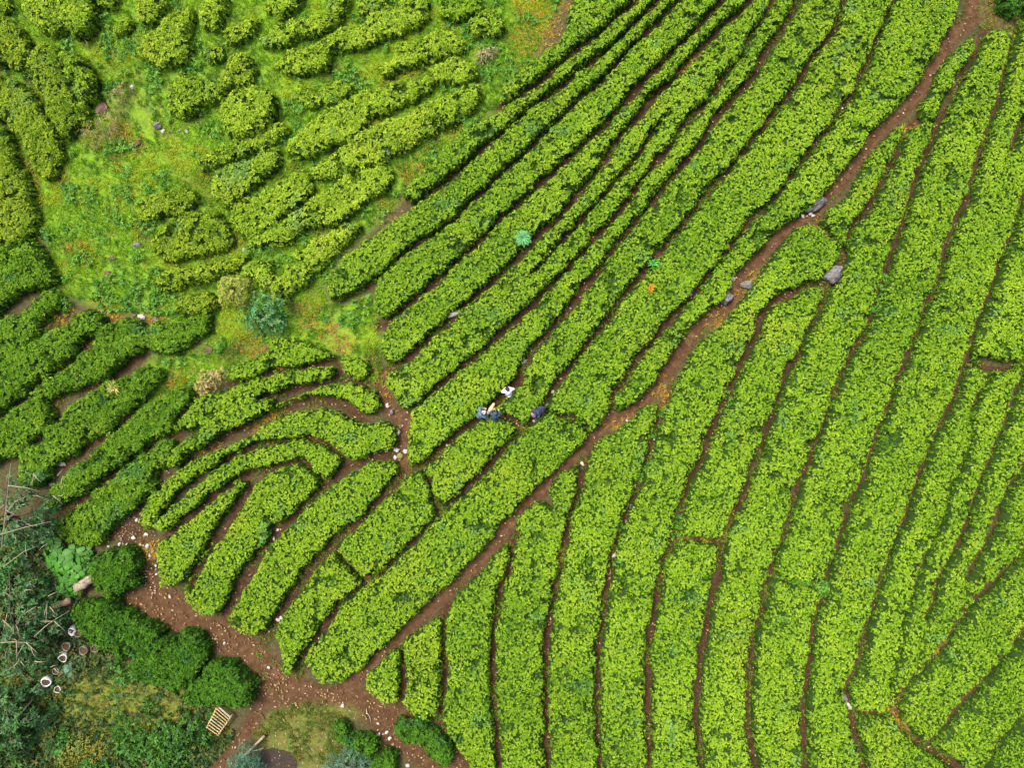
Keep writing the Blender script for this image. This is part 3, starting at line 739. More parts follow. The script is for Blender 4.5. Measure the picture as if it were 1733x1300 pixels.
class MB:
    def __init__(s): s.v, s.f = [], []
    def add(s, vf):
        o = len(s.v); s.v += list(vf[0]); s.f += [tuple(i + o for i in f) for f in vf[1]]; return s
    def mesh(s, name, smooth=True):
        me = bpy.data.meshes.new(name); me.from_pydata([tuple(v) for v in s.v], [], s.f); me.update()
        if smooth: me.polygons.foreach_set("use_smooth", [True] * len(me.polygons))
        return me

def empty(name, loc, label, cat, group=None, rz=0.0):
    o = bpy.data.objects.new(name, None); COL.objects.link(o)
    o.empty_display_size = 0.2
    o.location = loc; o.rotation_euler = (0, 0, rz); o["label"] = label; o["category"] = cat
    if group: o["group"] = group
    return o

def leaf_mesh(name, P, N, k, L, W, spread, cols, base=(0, 0, 0)):
    V, Q, C = leaf_fan(P, N, np.ones(len(P)), k, L, W, spread, cols)
    return mesh_from(name, V - np.array(base), Q, None, np.clip(C, 0, 1))

def scatter(poly_px, dens, avoid=True, z=0.0):
    poly = wpoly(poly_px); pa = np.array(poly)
    lo, hi = np.maximum(pa.min(0), [-32, -24.5]), np.minimum(pa.max(0), [32, 24.5])
    n = int((hi[0] - lo[0]) * (hi[1] - lo[1]) * dens)
    X = lo[0] + rng.random(n) * (hi[0] - lo[0]); Y = lo[1] + rng.random(n) * (hi[1] - lo[1])
    m = inside(X, Y, poly)
    if avoid: m &= ~occupied(X, Y)
    return X[m], Y[m]

UPN = lambda n: np.tile([0.0, 0.0, 1.0], (n, 1))
def tilt_normals(n, amt):
    N = UPN(n) + rng.normal(0, amt, (n, 3)); N[:, 2] = np.abs(N[:, 2]) + 0.2
    return N / np.linalg.norm(N, axis=1)[:, None]

# ------------------------------------------------------------------ grass, weeds, litter (nobody could count them)
def pick(cols, n, w=None):
    cols = np.array(cols); i = rng.choice(len(cols), n, p=w); return cols[i]

VP = []; VN = []; VC = []
X, Y = scatter(ZG, 80)
t = vnoise(X, Y, 1.6, 51) + 0.5 * vnoise(X, Y, 0.5, 52)
keep = (t > -0.75) & (rng.random(len(X)) < 0.9)
X, Y, t = X[keep], Y[keep], t[keep]
gc = np.where((t > 0.45)[:, None], np.array([0.250, 0.320, 0.012]), np.where((t > -0.1)[:, None], np.array([0.140, 0.280, 0.008]), np.array([0.060, 0.170, 0.008])))
P = np.stack([X, Y, terrain(X, Y) + 0.015], 1)
link("grass", leaf_mesh("grass", P, tilt_normals(len(P), 0.25), 4, 0.17, 0.030, 0.85, gc), M_GRASS, kind="stuff")

def verge(px_poly_or_pts, dens, cols, name, L=0.15, W=0.03, k=4, spread=0.8):
    X, Y = px_poly_or_pts
    P = np.stack([X, Y, terrain(X, Y) + 0.01], 1)
    return link(name, leaf_mesh(name, P, tilt_normals(len(P), 0.3), k, L, W, spread, cols), M_GRASS, kind="stuff")

# tufts that creep into the trails between the rows
gxs, gys = [], []
for nm, pts, w, lo, hi in GG:
    for (a, b) in zip(pts[:-1], pts[1:]):
        L = math.hypot(b[0] - a[0], b[1] - a[1]); n = int(L * 34)
        if n == 0: continue
        tt = rng.random(n); o = rng.normal(0, 1, n) * (w + 0.10)
        nx, ny = -(b[1] - a[1]) / (L + 1e-9), (b[0] - a[0]) / (L + 1e-9)
        X = a[0] + (b[0] - a[0]) * tt + nx * o; Y = a[1] + (b[1] - a[1]) * tt + ny * o
        thr = 0.12 if nm not in ('P', 'J', 'JP') else 0.35
        m = (vnoise(X, Y, 1.4, 61) > thr) & ~((nm == 'P') & (np.abs(o) < w * 0.95))
        gxs.append(X[m]); gys.append(Y[m])
X = np.concatenate(gxs); Y = np.concatenate(gys)
m = (np.abs(X) < 32) & (np.abs(Y) < 25) & ~occupied(X, Y); X, Y = X[m], Y[m]
verge((X, Y), 0, pick([(0.07, 0.19, 0.012), (0.11, 0.24, 0.014), (0.20, 0.15, 0.03), (0.24, 0.20, 0.03)], len(X), [0.45, 0.3, 0.13, 0.12]), "trail_grass", 0.13, 0.032)

# orange and yellow dried weeds
xs, ys = [], []
for (a_, b_) in unproject(SPOT_O, 0.0):
    n = 42
    xs.append(a_ + rng.normal(0, 0.42, n)); ys.append(b_ + rng.normal(0, 0.42, n))
X2, Y2 = scatter(ZB, 16); xs.append(X2); ys.append(Y2)
X = np.concatenate(xs); Y = np.concatenate(ys); m = ~occupied(X, Y); X, Y = X[m], Y[m]
verge((X, Y), 0, pick([(0.42, 0.27, 0.02), (0.36, 0.17, 0.03), (0.30, 0.28, 0.03), (0.25, 0.13, 0.06)], len(X)), "yellow_weeds", 0.15, 0.045, 4, 0.6)

# blue-green leafy weeds in the clearing
WEEDZ = parse("165,475 215,455 240,475 262,500 288,510 330,535 290,540 215,525 175,530 155,500")
xs, ys = scatter(WEEDZ, 26)
WSP = parse("120,340 118,385 170,405 148,440 132,436 150,380 235,435 215,330 205,380 250,385 78,400 40,395 110,470 250,320 215,300 280,300 195,325 520,30 365,230 400,300 520,270 600,120 830,75 860,115 835,110 820,120 480,240 545,235 500,215 545,300 610,300 640,265 730,260 715,300 560,470 530,465 620,355 650,360 700,330 390,450 465,400 430,330 455,330 560,230 240,80 215,55 300,20 330,110 320,120 430,150 470,70 150,60 210,130 260,110 385,210 350,215")
for (a_, b_) in unproject(WSP, 0.0):
    n = 16; xs = np.append(xs, a_ + rng.normal(0, 0.26, n)); ys = np.append(ys, b_ + rng.normal(0, 0.26, n))
wx, wy = scatter(ZG, 40); q_ = vnoise(wx, wy, 1.2, 55) + 0.5 * vnoise(wx, wy, 0.45, 56) > 0.52
xs = np.append(xs, wx[q_]); ys = np.append(ys, wy[q_])
for (a_, b_) in unproject(parse("1315,978 1335,985 1350,990 1370,990 1390,995 1400,1000 1395,985 1360,985 1120,700 1115,735 1085,805 1095,790 1060,895 1145,880 1150,905 1230,690 1235,675 1480,520 1495,495 1500,470"), 0.0):
    xs = np.append(xs, a_ + rng.normal(0, 0.25, 22)); ys = np.append(ys, b_ + rng.normal(0, 0.2, 22))
m = ~occupied(xs, ys); X, Y = xs[m], ys[m]
P = np.stack([X, Y, terrain(X, Y) + 0.05 + 0.22 * rng.random(len(X))], 1)
link("leafy_weeds", leaf_mesh("leafy_weeds", P, tilt_normals(len(P), 0.4), 5, 0.16, 0.07, 0.4,
     pick([(0.045, 0.155, 0.018), (0.075, 0.210, 0.018), (0.105, 0.245, 0.014)], len(P))), M_BROAD, kind="stuff")

# rank undergrowth in the lower left corner
UG = parse("-60,870 60,880 100,905 165,930 150,985 135,1030 140,1060 200,1115 235,1130 320,1180 370,1200 400,1240 350,1300 330,1400 -60,1400")
X, Y = scatter(UG, 60)
t = vnoise(X, Y, 1.8, 71) + 0.4 * vnoise(X, Y, 0.6, 72)
px_mid = unproject([(200, 1180)], 0)[0]
open_ = np.clip(1.3 - np.hypot((X - px_mid[0]) / 3.6, (Y - px_mid[1]) / 2.2), 0, 1)
keep = rng.random(len(X)) < np.clip(0.9 - 0.8 * open_ + 0.35 * t, 0.10, 1)
X, Y, t = X[keep], Y[keep], t[keep]
P = np.stack([X, Y, terrain(X, Y) + 0.05 + np.clip(0.35 + 0.4 * t, 0.02, 0.8) * rng.random(len(X))], 1)
c = np.where((t > 0.2)[:, None], pick([(0.028, 0.105, 0.012), (0.050, 0.145, 0.015)], len(X)), pick([(0.015, 0.055, 0.009), (0.075, 0.085, 0.012), (0.035, 0.08, 0.022)], len(X)))
link("undergrowth", leaf_mesh("undergrowth", P, tilt_normals(len(P), 0.45), 5, 0.20, 0.10, 0.35, c), M_BROAD, kind="stuff")
X, Y = scatter(ZG3, 60); keep = vnoise(X, Y, 1.0, 75) > 0.05; X, Y = X[keep], Y[keep]
verge((X, Y), 0, pick([(0.04, 0.11, 0.010), (0.06, 0.13, 0.010), (0.12, 0.085, 0.02)], len(X)), "rough_grass", 0.18, 0.035)
X, Y = scatter(ZG2, 30); keep = vnoise(X, Y, 1.3, 77) > -0.4; X, Y = X[keep], Y[keep]
verge((X, Y), 0, pick([(0.06, 0.14, 0.012), (0.12, 0.15, 0.016), (0.20, 0.12, 0.03), (0.10, 0.06, 0.025)], len(X)), "mossy_grass", 0.15, 0.035)

# dead leaves and pebbles on the bare earth
def along(names, per_m, spread_):
    xs, ys = [], []
    for nm, pts, w, lo, hi in GG:
        if names and nm not in names: continue
        for (a, b) in zip(pts[:-1], pts[1:]):
            L = math.hypot(b[0] - a[0], b[1] - a[1]); n = rng.poisson(L * per_m)
            tt = rng.random(n); o = rng.normal(0, 1, n) * (w * spread_)
            xs.append(a[0] + (b[0] - a[0]) * tt - (b[1] - a[1]) / (L + 1e-9) * o)
            ys.append(a[1] + (b[1] - a[1]) * tt + (b[0] - a[0]) / (L + 1e-9) * o)
    return np.concatenate(xs), np.concatenate(ys)
Xa, Ya = scatter(ZE, 16); Xb, Yb = scatter(ZG3, 14); Xc, Yc = along(None, 3.0, 0.9); Xd, Yd = scatter(ZS, 14)
X = np.concatenate([Xa, Xb, Xc, Xd]); Y = np.concatenate([Ya, Yb, Yc, Yd])
m = (np.abs(X) < 32) & (np.abs(Y) < 25) & ~occupied(X, Y); X, Y = X[m], Y[m]
P = np.stack([X, Y, terrain(X, Y) + 0.02], 1)
link("leaf_litter", leaf_mesh("leaf_litter", P, tilt_normals(len(P), 0.15), 1, 0.15, 0.075, 0.1,
     pick([(0.20, 0.13, 0.055), (0.14, 0.075, 0.035), (0.085, 0.042, 0.02), (0.27, 0.20, 0.10)], len(P))), M_LITTER, kind="stuff")

def stone_shape(seed, sub=2, sq=(1, 1, 0.7), rough=0.28):
    bm = bmesh.new(); bmesh.ops.create_icosphere(bm, subdivisions=sub, radius=1.0)
    r = random.Random(seed); off = Vector((r.random() * 50, r.random() * 50, r.random() * 50))
    planes = [(Vector((r.gauss(0, 1), r.gauss(0, 1), r.gauss(0, 1))).normalized(), 0.62 + 0.3 * r.random()) for _ in range(7)]
    from mathutils import noise as mn_
    for v in bm.verts:
        c = v.co.copy()
        for nrm, dpl in planes:
            e_ = c.dot(nrm) - dpl
            if e_ > 0: c -= nrm * e_ * 0.9
        c *= 1 + rough * mn_.noise(v.co * 1.3 + off) + rough * 0.4 * mn_.noise(v.co * 3.7 + off)
        v.co = Vector((c.x * sq[0], c.y * sq[1], c.z * sq[2]))
    return bm
def stone_mesh(name, seed, **k):
    bm = stone_shape(seed, **k); me = bpy.data.meshes.new(name); bm.to_mesh(me); bm.free(); return me

Xa, Ya = scatter(ZS, 22); Xb, Yb = scatter(ZE, 2.2); Xc, Yc = along(['L2', 'L3', 'C9', 'J', 'JP', 'P', 'S1', 'S2', 'C3', 'L1', 'X1'], 2.2, 0.7)
X = np.concatenate([Xa, Xb, Xc]); Y = np.concatenate([Ya, Yb, Yc])
m = (np.abs(X) < 32) & (np.abs(Y) < 25) & ~occupied(X, Y); X, Y = X[m], Y[m]
octv = np.array([[1, 0, 0], [0, 1, 0], [-1, 0, 0], [0, -1, 0], [0, 0, 0.7], [0.6, 0.6, 0.35], [-0.6, 0.6, 0.35], [-0.6, -0.6, 0.35], [0.6, -0.6, 0.35]])
octf = np.array([[0, 5, 4], [5, 1, 4], [1, 6, 4], [6, 2, 4], [2, 7, 4], [7, 3, 4], [3, 8, 4], [8, 0, 4]])
n = len(X); sc_ = 0.025 + 0.05 * rng.random(n) ** 2.2
ang = rng.random(n) * 6.283
vv = octv[None] * (1 + 0.25 * rng.normal(0, 1, (n, 9, 1))) * sc_[:, None, None]
vx = vv[..., 0] * np.cos(ang)[:, None] - vv[..., 1] * 0.7 * np.sin(ang)[:, None]
vy = vv[..., 0] * np.sin(ang)[:, None] + vv[..., 1] * 0.7 * np.cos(ang)[:, None]
V = np.stack([vx + X[:, None], vy + Y[:, None], vv[..., 2] + (terrain(X, Y) + 0.005)[:, None]], 2).reshape(-1, 3)
T = (octf[None] + (np.arange(n) * 9)[:, None, None]).reshape(-1, 3)
C = np.repeat(pick([(0.24, 0.20, 0.17), (0.14, 0.10, 0.075), (0.10, 0.065, 0.045), (0.40, 0.36, 0.32)], n, [0.3, 0.3, 0.25, 0.15]), 9, 0)
link("pebbles", mesh_from("pebbles", V, None, T, C), M_LITTER, kind="stuff")

# ------------------------------------------------------------------ rocks and stones that can be told apart
def rock(px, py, lpx, wpx, ang, mat, label, seed, hz=0.6, cat='rock', name='rock', group=None, lift=0.0):
    a, b = lpx * MPP / 2, wpx * MPP / 2
    me = stone_mesh(name, seed, sub=3 if lpx > 12 else 2, sq=(a, b, min(a, b) * hz * 1.2))
    p = at(px, py); p.z += min(a, b) * hz * 0.5 + lift
    o = link(name, me, mat, None, p, label, cat, group); o.rotation_euler = (0, 0, math.radians(ang)); return o
rock(1376, 346, 44, 24, 38, M_ROCK, "large flat slab-like grey boulder on the upper edge of the main dirt path", 3, 0.75)
rock(1408, 464, 38, 29, 25, M_ROCK, "large rounded grey boulder where two tea rows meet, away from the dirt path", 5, 0.9)
rock(1227, 505, 24, 22, 60, M_ROCK, "cracked grey rock at the left side of the bend in the main path", 8, 0.8)
rock(1264, 483, 24, 16, -15, M_ROCK, "mauve-grey rock at the right side of the bend in the main path", 9, 0.7)
rock(768, 531, 23, 12, 25, M_ROCKW, "pale wedge-shaped rock against the wide split tea row", 12, 0.8)
rock(268, 213, 15, 12, -10, M_ROCK, "knobbly grey rock in the bright grass beside yellow weeds", 14, 0.9)
rock(227, 247, 7, 13, 10, M_ROCK, "slim blue-grey stone standing beside a pinkish one in yellow weeds", 15, 1.0)
rock(235, 242, 7, 11, -12, M_ROCKR, "pinkish stone beside the slim blue-grey one in yellow weeds", 16, 1.0)
rock(233, 415, 15, 10, -20, M_ROCK, "grey rock with a dark hollow beside the large oval tea bush", 17, 0.7)
rock(190, 437, 14, 8, 0, M_ROCKR, "reddish-grey flat rock in the grass above the blue-green weeds", 18, 0.5)
rock(183, 463, 15, 9, 10, M_ROCKR, "dark brownish rock touching the blue-green weeds", 19, 0.6)
rock(240, 536, 15, 9, -20, M_ROCKW, "whitest stone of the cluster in orange weeds above a tea row", 20, 0.6)
rock(228, 534, 10, 8, 10, M_ROCKR, "reddish stone at the left of the cluster in orange weeds", 21, 0.6)
rock(236, 548, 13, 7, 0, M_ROCKW, "flat greenish-white stone at the front of the cluster in orange weeds", 22, 0.5)
rock(264, 541, 8, 10, 0, M_ROCK, "bluish-grey stone at the right of the cluster in orange weeds", 23, 0.6)
rock(353, 593, 18, 11, 15, M_ROCKR, "dark red-brown rock in the grass left of the stony footpath", 24, 0.45)
rock(1426, 1181, 13, 17, 30, M_ROCK, "mottled blue-grey rock where a lower right tea row ends", 25, 0.7)
rock(1436, 1195, 8, 16, 30, M_ROCKW, "long pale pinkish rock just below the mottled blue-grey one", 26, 0.6)
rock(1500, 1220, 6, 11, 0, M_ROCKW, "small upright pale rock by the orange earth corner", 27, 0.9)
rock(174, 184, 24, 20, 20, M_ROCKR, "brown earthy mound beside the dry brushwood", 28, 0.5, 'mound', 'earth_mound')
rock(673, 731, 9, 12, 20, M_ROCKW, "pinkish-white rock beside the trail, above the stony junction", 29, 0.7)
rock(671, 762, 10, 8, 0, M_ROCKW, "white rock at the upper left of the stony junction", 30, 0.7)
rock(686, 764, 10, 8, 0, M_ROCKW, "white rock at the upper right of the stony junction", 31, 0.7)
rock(669, 774, 6, 9, 20, M_ROCKW, "narrow white stone at the lower left of the stony junction", 32, 0.6)
rock(677, 772, 12, 10, 40, noise_material("mossy_rock", (0.07, 0.075, 0.015), (0.19, 0.18, 0.05), 8.0), "mossy yellow-green rock in the middle of the stony junction", 33, 0.5)
rock(663, 697, 9, 9, 0, M_ROCK, "lilac-grey stone at the bend of the stony trail", 34, 0.7)
rock(656, 686, 7, 9, 0, M_ROCKW, "pale lilac stone just above the bend of the stony trail", 35, 0.7)
rock(887, 612, 11, 7, 20, M_ROCKW, "bright white stone at the dark trail end above the white-shirted worker", 36, 0.7)
rock(1068, 857, 10, 9, 20, M_ROCK, "dark grey stone in the narrow trail between straight rows", 37, 0.8)
rock(105, 785, 16, 9, 0, M_ROCKW, "pile-like whitish rock between two left-hand tea rows", 38, 0.6)
SMALL = parse("935,663 926,686 985,785 1061,712 906,850 265,972 277,874 380,1089 471,1049 476,1046 320,789 524,770 470,897 464,912 1012,440 1168,498 1335,372 1340,362 1371,362 1376,365 1358,366 277,222 304,220 316,222 224,148 523,465 413,423 421,421 617,517 1297,383 1240,472 88,820 248,905 246,846 232,880 215,922 226,910 250,925 203,921 184,925 215,940 254,940 264,958 288,1010 1122,968 1293,148 1310,152 846,720 700,842 1040,940 1002,955 455,1130 580,1195 640,1225 655,1240 640,1245 660,1250 690,1296")
sm = [stone_mesh("stone", 60 + i, sub=2, sq=(0.13, 0.10, 0.075)) for i in range(6)]
for m_ in sm: m_.materials.append(M_ROCKW)
for i, (a_, b_) in enumerate(SMALL):
    p = at(a_, b_); p.z += 0.03
    o = link("stone", sm[i % 6], None, None, p, "small pale stone, about fist to head size, lying loose on soil or grass", "stone", "small loose pale stones")
    s_ = 0.65 + 0.7 * random.random(); o.scale = (s_, s_, s_); o.rotation_euler = (0, 0, random.random() * 6.28)

# ------------------------------------------------------------------ shrubs, fern, trees
def blob_leaves(parts_px, z0, z1, dens, L, W, cols, k=4, spread=0.35, rag=0.5):
    """leaf clumps filling lumpy domes; parts_px = [(px, py, radius px, top height)]"""
    PP, NN = [], []
    for (a_, b_, r_, top) in parts_px:
        c = at(a_, b_, top * 0.75); r = r_ * MPP
        n = int(dens * r * r * 3.14)
        u = rng.normal(0, 1, (n, 3)); u /= np.linalg.norm(u, axis=1)[:, None]; u[:, 2] = np.abs(u[:, 2]) * 0.9 - 0.15
        rr = r * (0.45 + 0.6 * rng.random(n) ** 0.5) * (1 + rag * 0.4 * vnoise(u[:, 0] * 3 + a_, u[:, 1] * 3 + u[:, 2] * 2 + b_, 0.8, 91))
        gz = float(terrain(c.x, c.y))
        hh = max(top * 0.6, 0.2)
        p = np.stack([c.x + u[:, 0] * rr, c.y + u[:, 1] * rr, gz + top - hh + u[:, 2] * hh * (rr / r)], 1)
        p[:, 2] = np.maximum(p[:, 2], gz + 0.05)
        PP.append(p); NN.append(u + np.array([0, 0, 0.5]))
    P = np.concatenate(PP); N = np.concatenate(NN); N /= np.linalg.norm(N, axis=1)[:, None]
    return P, N

def shrub(name, parts, label, cat, cols, dens=60, L=0.14, W=0.06, k=4, mat=None, stems=5, stemmat=None, group=None, w=None, spread=0.35):
    b = at(parts[0][0], parts[0][1])
    root = empty(name, b, label, cat, group)
    P, N = blob_leaves(parts, 0, 0, dens, L, W, cols)
    link("foliage", leaf_mesh("foliage", P, N, k, L, W, spread, pick(cols, len(P), w), tuple(b)), mat or M_BROAD, root)
    mb = MB()
    for i in range(stems):
        q = parts[i % len(parts)]
        tip = at(q[0] + random.uniform(-.5, .5) * q[2], q[1] + random.uniform(-.5, .5) * q[2], q[3] * 0.85) - b
        mid = tip * 0.5 + Vector((random.uniform(-.1, .1), random.uniform(-.1, .1), 0.1 * q[3]))
        mb.add(tube([Vector((random.uniform(-.06, .06), random.uniform(-.06, .06), -0.05)), mid, tip], [0.035, 0.022, 0.008], 6))
    link("stem", mb.mesh("stem"), stemmat or M_WOODD, root)
    return root

shrub("shrub", [(440, 532, 30, 1.6), (415, 535, 20, 1.2), (465, 520, 20, 1.3), (440, 508, 18, 1.2), (425, 552, 18, 1.1), (460, 548, 22, 1.2)],
      "airy blue-green shrub with gaps in its crown beside the stony footpath", "shrub",
      [(0.045, 0.170, 0.050), (0.075, 0.220, 0.070), (0.030, 0.120, 0.035), (0.13, 0.25, 0.08)], 30, 0.16, 0.07, 4, stems=8)
shrub("shrub", [(393, 490, 26, 1.5), (380, 480, 16, 1.2), (408, 480, 15, 1.3), (378, 505, 14, 1.1), (405, 505, 15, 1.1)],
      "pale yellow-green round shrub behind the blue-green shrub", "shrub",
      [(0.27, 0.30, 0.04), (0.33, 0.30, 0.07), (0.15, 0.22, 0.03), (0.21, 0.28, 0.03)], 95, 0.12, 0.05, 4)
shrub("dry_shrub", [(350, 645, 22, 1.0), (338, 655, 14, 0.9), (368, 635, 15, 0.9), (345, 668, 10, 0.7)],
      "dry tan round shrub at the top of a curved tea row", "shrub",
      [(0.38, 0.28, 0.11), (0.27, 0.19, 0.09), (0.33, 0.30, 0.08), (0.20, 0.20, 0.04)], 95, 0.11, 0.035, 4, mat=M_LITTER)
shrub("dry_shrub", [(822, 90, 16, 0.7), (835, 80, 9, 0.6), (808, 98, 10, 0.6)],
      "small dried grey-pink shrub at the end of an old tea bush", "shrub",
      [(0.32, 0.24, 0.14), (0.25, 0.20, 0.12), (0.16, 0.20, 0.05)], 90, 0.11, 0.035, 4, mat=M_LITTER)
shrub("brushwood", [(195, 160, 20, 0.8), (205, 150, 16, 0.7), (180, 205, 22, 0.7), (150, 222, 22, 0.8), (160, 235, 18, 0.7), (200, 180, 16, 0.6), (190, 220, 18, 0.5)],
      "tangle of dry brown brushwood and faded stalks beside tea bushes", "brushwood",
      [(0.24, 0.19, 0.08), (0.15, 0.14, 0.04), (0.10, 0.15, 0.02), (0.20, 0.13, 0.07)], 46, 0.17, 0.03, 4, mat=M_LITTER, stems=2, stemmat=M_WOOD)
shrub("conifer_shrub", [(412, 1290, 22, 1.6), (395, 1300, 16, 1.3), (430, 1298, 14, 1.2)],
      "blue-green bushy sapling at the bottom edge by the dark hollow", "shrub",
      [(0.040, 0.125, 0.070), (0.065, 0.165, 0.095), (0.030, 0.10, 0.05)], 90, 0.17, 0.03, 5)
shrub("conifer_shrub", [(590, 1302, 26, 1.4), (560, 1305, 20, 1.2), (615, 1304, 18, 1.2)],
      "pale grey-green feathery sapling at the bottom edge beside dark tea bushes", "shrub",
      [(0.070, 0.150, 0.090), (0.10, 0.19, 0.12), (0.045, 0.11, 0.06)], 90, 0.17, 0.03, 5)
shrub("low_shrub", [(88, 500, 12, 0.6), (105, 515, 14, 0.5)], "bushy weed clump at the tip of a left-hand tea row", "shrub",
      [(0.05, 0.15, 0.015), (0.08, 0.20, 0.015)], 60, 0.15, 0.07, 4)

# feathery fern on the diagonal row: fronds round a crown
fb = at(885, 403, 0.75)
root = empty("fern", fb, "feathery pale blue-green fern growing out of a diagonal tea row", "fern")
for i in range(13):
    a_ = i * 6.283 / 13 + random.uniform(-.2, .2); L_ = random.uniform(0.38, 0.62)
    V, C = [], []
    for j in range(11):
        t_ = (j + 1) / 11; r_ = L_ * t_; z_ = 0.34 * math.sin(t_ * 2.3) - 0.06 * t_
        cx, cy = math.cos(a_) * r_, math.sin(a_) * r_; wl = 0.13 * math.sin(math.pi * min(0.98, t_ * 0.85 + 0.12))
        for s_ in (-1, 1):
            dx, dy = math.cos(a_ + s_ * 1.15) * wl, math.sin(a_ + s_ * 1.15) * wl
            ex, ey = math.cos(a_) * 0.016, math.sin(a_) * 0.016
            V += [(cx - ex, cy - ey, z_), (cx + dx * .5 - ex, cy + dy * .5 - ey, z_ + .012), (cx + dx, cy + dy, z_ - .02), (cx + dx * .5 + ex * 1.5, cy + dy * .5 + ey * 1.5, z_ + .012)]
    n_ = len(V); col = np.tile(np.array([0.10, 0.33, 0.12]) * random.uniform(.8, 1.15), (n_, 1))
    link("frond", mesh_from("frond", np.array(V), np.arange(n_).reshape(-1, 4), None, col), M_BROAD, root)

# spiky yellow plant on a left-hand row, and light green rosettes
for (a_, b_, lab, col, R_) in [(193, 656, "spiky yellowish rosette plant growing on top of a left-hand tea row", (0.40, 0.36, 0.10), 0.38),
                               (1106, 446, "small bright green rosette plant in the narrow trail of a diagonal row", (0.08, 0.36, 0.06), 0.28),
                               (1101, 488, "small orange-brown withered sprig on a diagonal tea row", (0.42, 0.20, 0.02), 0.26)]:
    b = at(a_, b_, 0.80); n_ = 26; P = np.tile(np.array(b), (n_, 1)) + rng.normal(0, 0.03, (n_, 3))
    link("rosette_plant", leaf_mesh("rosette_plant", P, tilt_normals(n_, 0.5), 2, R_, 0.055, 0.35, np.tile(col, (n_, 1)), tuple(b)), M_BROAD, None, tuple(b), lab, "plant")

# pumpkin-like broad leaves
def broad_plant(parts, label, col, dens=46):
    b = at(parts[0][0], parts[0][1])
    root = empty("broadleaf_plant", b, label, "plant")
    P, N = blob_leaves(parts, 0, 0, dens, 0.2, 0.2, None)
    n_ = len(P); th = np.arange(8) * 6.283 / 8
    N = N + np.array([0, 0, 1.2]) + rng.normal(0, 0.25, (n_, 3)); N /= np.linalg.norm(N, axis=1)[:, None]
    a_ = np.cross(N, np.array([.3, .9, .1])); a_ /= np.linalg.norm(a_, axis=1)[:, None]; c_ = np.cross(N, a_)
    r_ = 0.10 + 0.10 * rng.random(n_)
    ring = np.stack([P + (a_ * math.cos(t_) + c_ * math.sin(t_)) * (r_ * (0.92 if i % 2 else 1.08))[:, None] - N * (r_ * 0.12)[:, None] for i, t_ in enumerate(th)], 1)
    V = np.concatenate([P[:, None], ring], 1).reshape(-1, 3)
    T = np.array([[0, 1 + i, 1 + (i + 1) % 8] for i in range(8)])
    T = (T[None] + (np.arange(n_) * 9)[:, None, None]).reshape(-1, 3)
    C = np.repeat(np.array(col)[None] * (0.6 + 0.7 * rng.random((n_, 1))), 9, 0)
    link("foliage", mesh_from("foliage", V - np.array(b), None, T, C), M_BROAD, root)
    mb = MB()
    for i in range(6):
        q = parts[i % len(parts)]; tip = at(q[0] + random.uniform(-10, 10), q[1] + random.uniform(-10, 10), q[3] * .7) - b
        mb.add(tube([Vector((0, 0, 0)), tip * .5 + Vector((0, 0, .12)), tip], [.02, .015, .008], 6))
    link("vine", mb.mesh("vine"), noise_material("green_vine", (0.05, 0.12, 0.02), (0.09, 0.18, 0.03)), root)
broad_plant([(105, 955, 26, 0.8), (90, 935, 20, 0.8), (122, 975, 22, 0.7), (110, 995, 18, 0.6), (135, 945, 18, 0.6), (85, 920, 12, 0.6), (148, 955, 14, .5), (70, 915, 10, .5)],
            "sprawling bright green pumpkin-like plant with round broad leaves near the log", (0.045, 0.165, 0.014))
broad_plant([(105, 1270, 10, 0.5), (92, 1275, 9, .5), (85, 1262, 8, .4)], "few large smooth green leaves near the bottom left corner", (0.03, 0.15, 0.02), 40)
broad_plant([(113, 1135, 8, 0.6), (118, 1142, 6, .5)], "small grey-green succulent-like plant between the planters", (0.06, 0.13, 0.07), 120)

# trees at the left edge
def tree(parts, trunk_px, label, cols, dens, bare):
    b = at(*trunk_px)
    root = empty("tree", b, label, "tree")
    P, N = blob_leaves(parts, 0, 0, dens, .2, .1, None, rag=0.9)
    jit = vnoise(P[:, 0], P[:, 1], 0.7, 97) > -0.45
    P, N = P[jit], N[jit]
    link("crown", leaf_mesh("crown", P, N, 4, 0.20, 0.095, 0.3, pick(cols, len(P)), tuple(b)), M_BROAD, root)
    top = at(parts[0][0], parts[0][1], parts[0][3] * 0.8) - b
    mb = MB().add(tube([Vector((0, 0, -.1)), top * 0.35 + Vector((.05, -.04, .1)), top * 0.7, top], [0.16, 0.12, 0.08, 0.04], 9))
    for q in parts[1:]:
        tip = at(q[0], q[1], q[3] * 0.85) - b; st_ = top * random.uniform(.3, .6)
        mb.add(tube([st_, st_ * .5 + tip * .5 + Vector((0, 0, .15)), tip], [0.07, 0.045, 0.015], 7))
    link("trunk", mb.mesh("trunk"), M_WOODD, root)
    if bare:
        r2 = random.Random(int(trunk_px[1]))
        for q in range(16):
            a_, b_ = trunk_px[0] + r2.uniform(-15, 95), trunk_px[1] + r2.uniform(-85, 75); th = r2.uniform(0, 6.28); L_ = r2.uniform(10, 24); z_ = r2.uniform(2.6, 3.5)
            bare = bare + [[(a_, b_, z_), (a_ + L_ * .5 * math.cos(th) + r2.uniform(-2, 2), b_ + L_ * .5 * math.sin(th) + r2.uniform(-2, 2), z_ + .1), (a_ + L_ * math.cos(th), b_ + L_ * math.sin(th), z_)]]
    for pts in bare:
        w_ = [at(a_, b_, z_) - b for (a_, b_, z_) in pts]
        n_ = len(w_)
        link("bare_branch", MB().add(tube(w_, [0.024 - 0.016 * i / max(1, n_ - 1) for i in range(n_)], 6)).mesh("bare_branch"), M_BRANCH, root)
GREY = [(0.045, 0.115, 0.040), (0.075, 0.150, 0.060), (0.028, 0.080, 0.025), (0.050, 0.140, 0.030)]
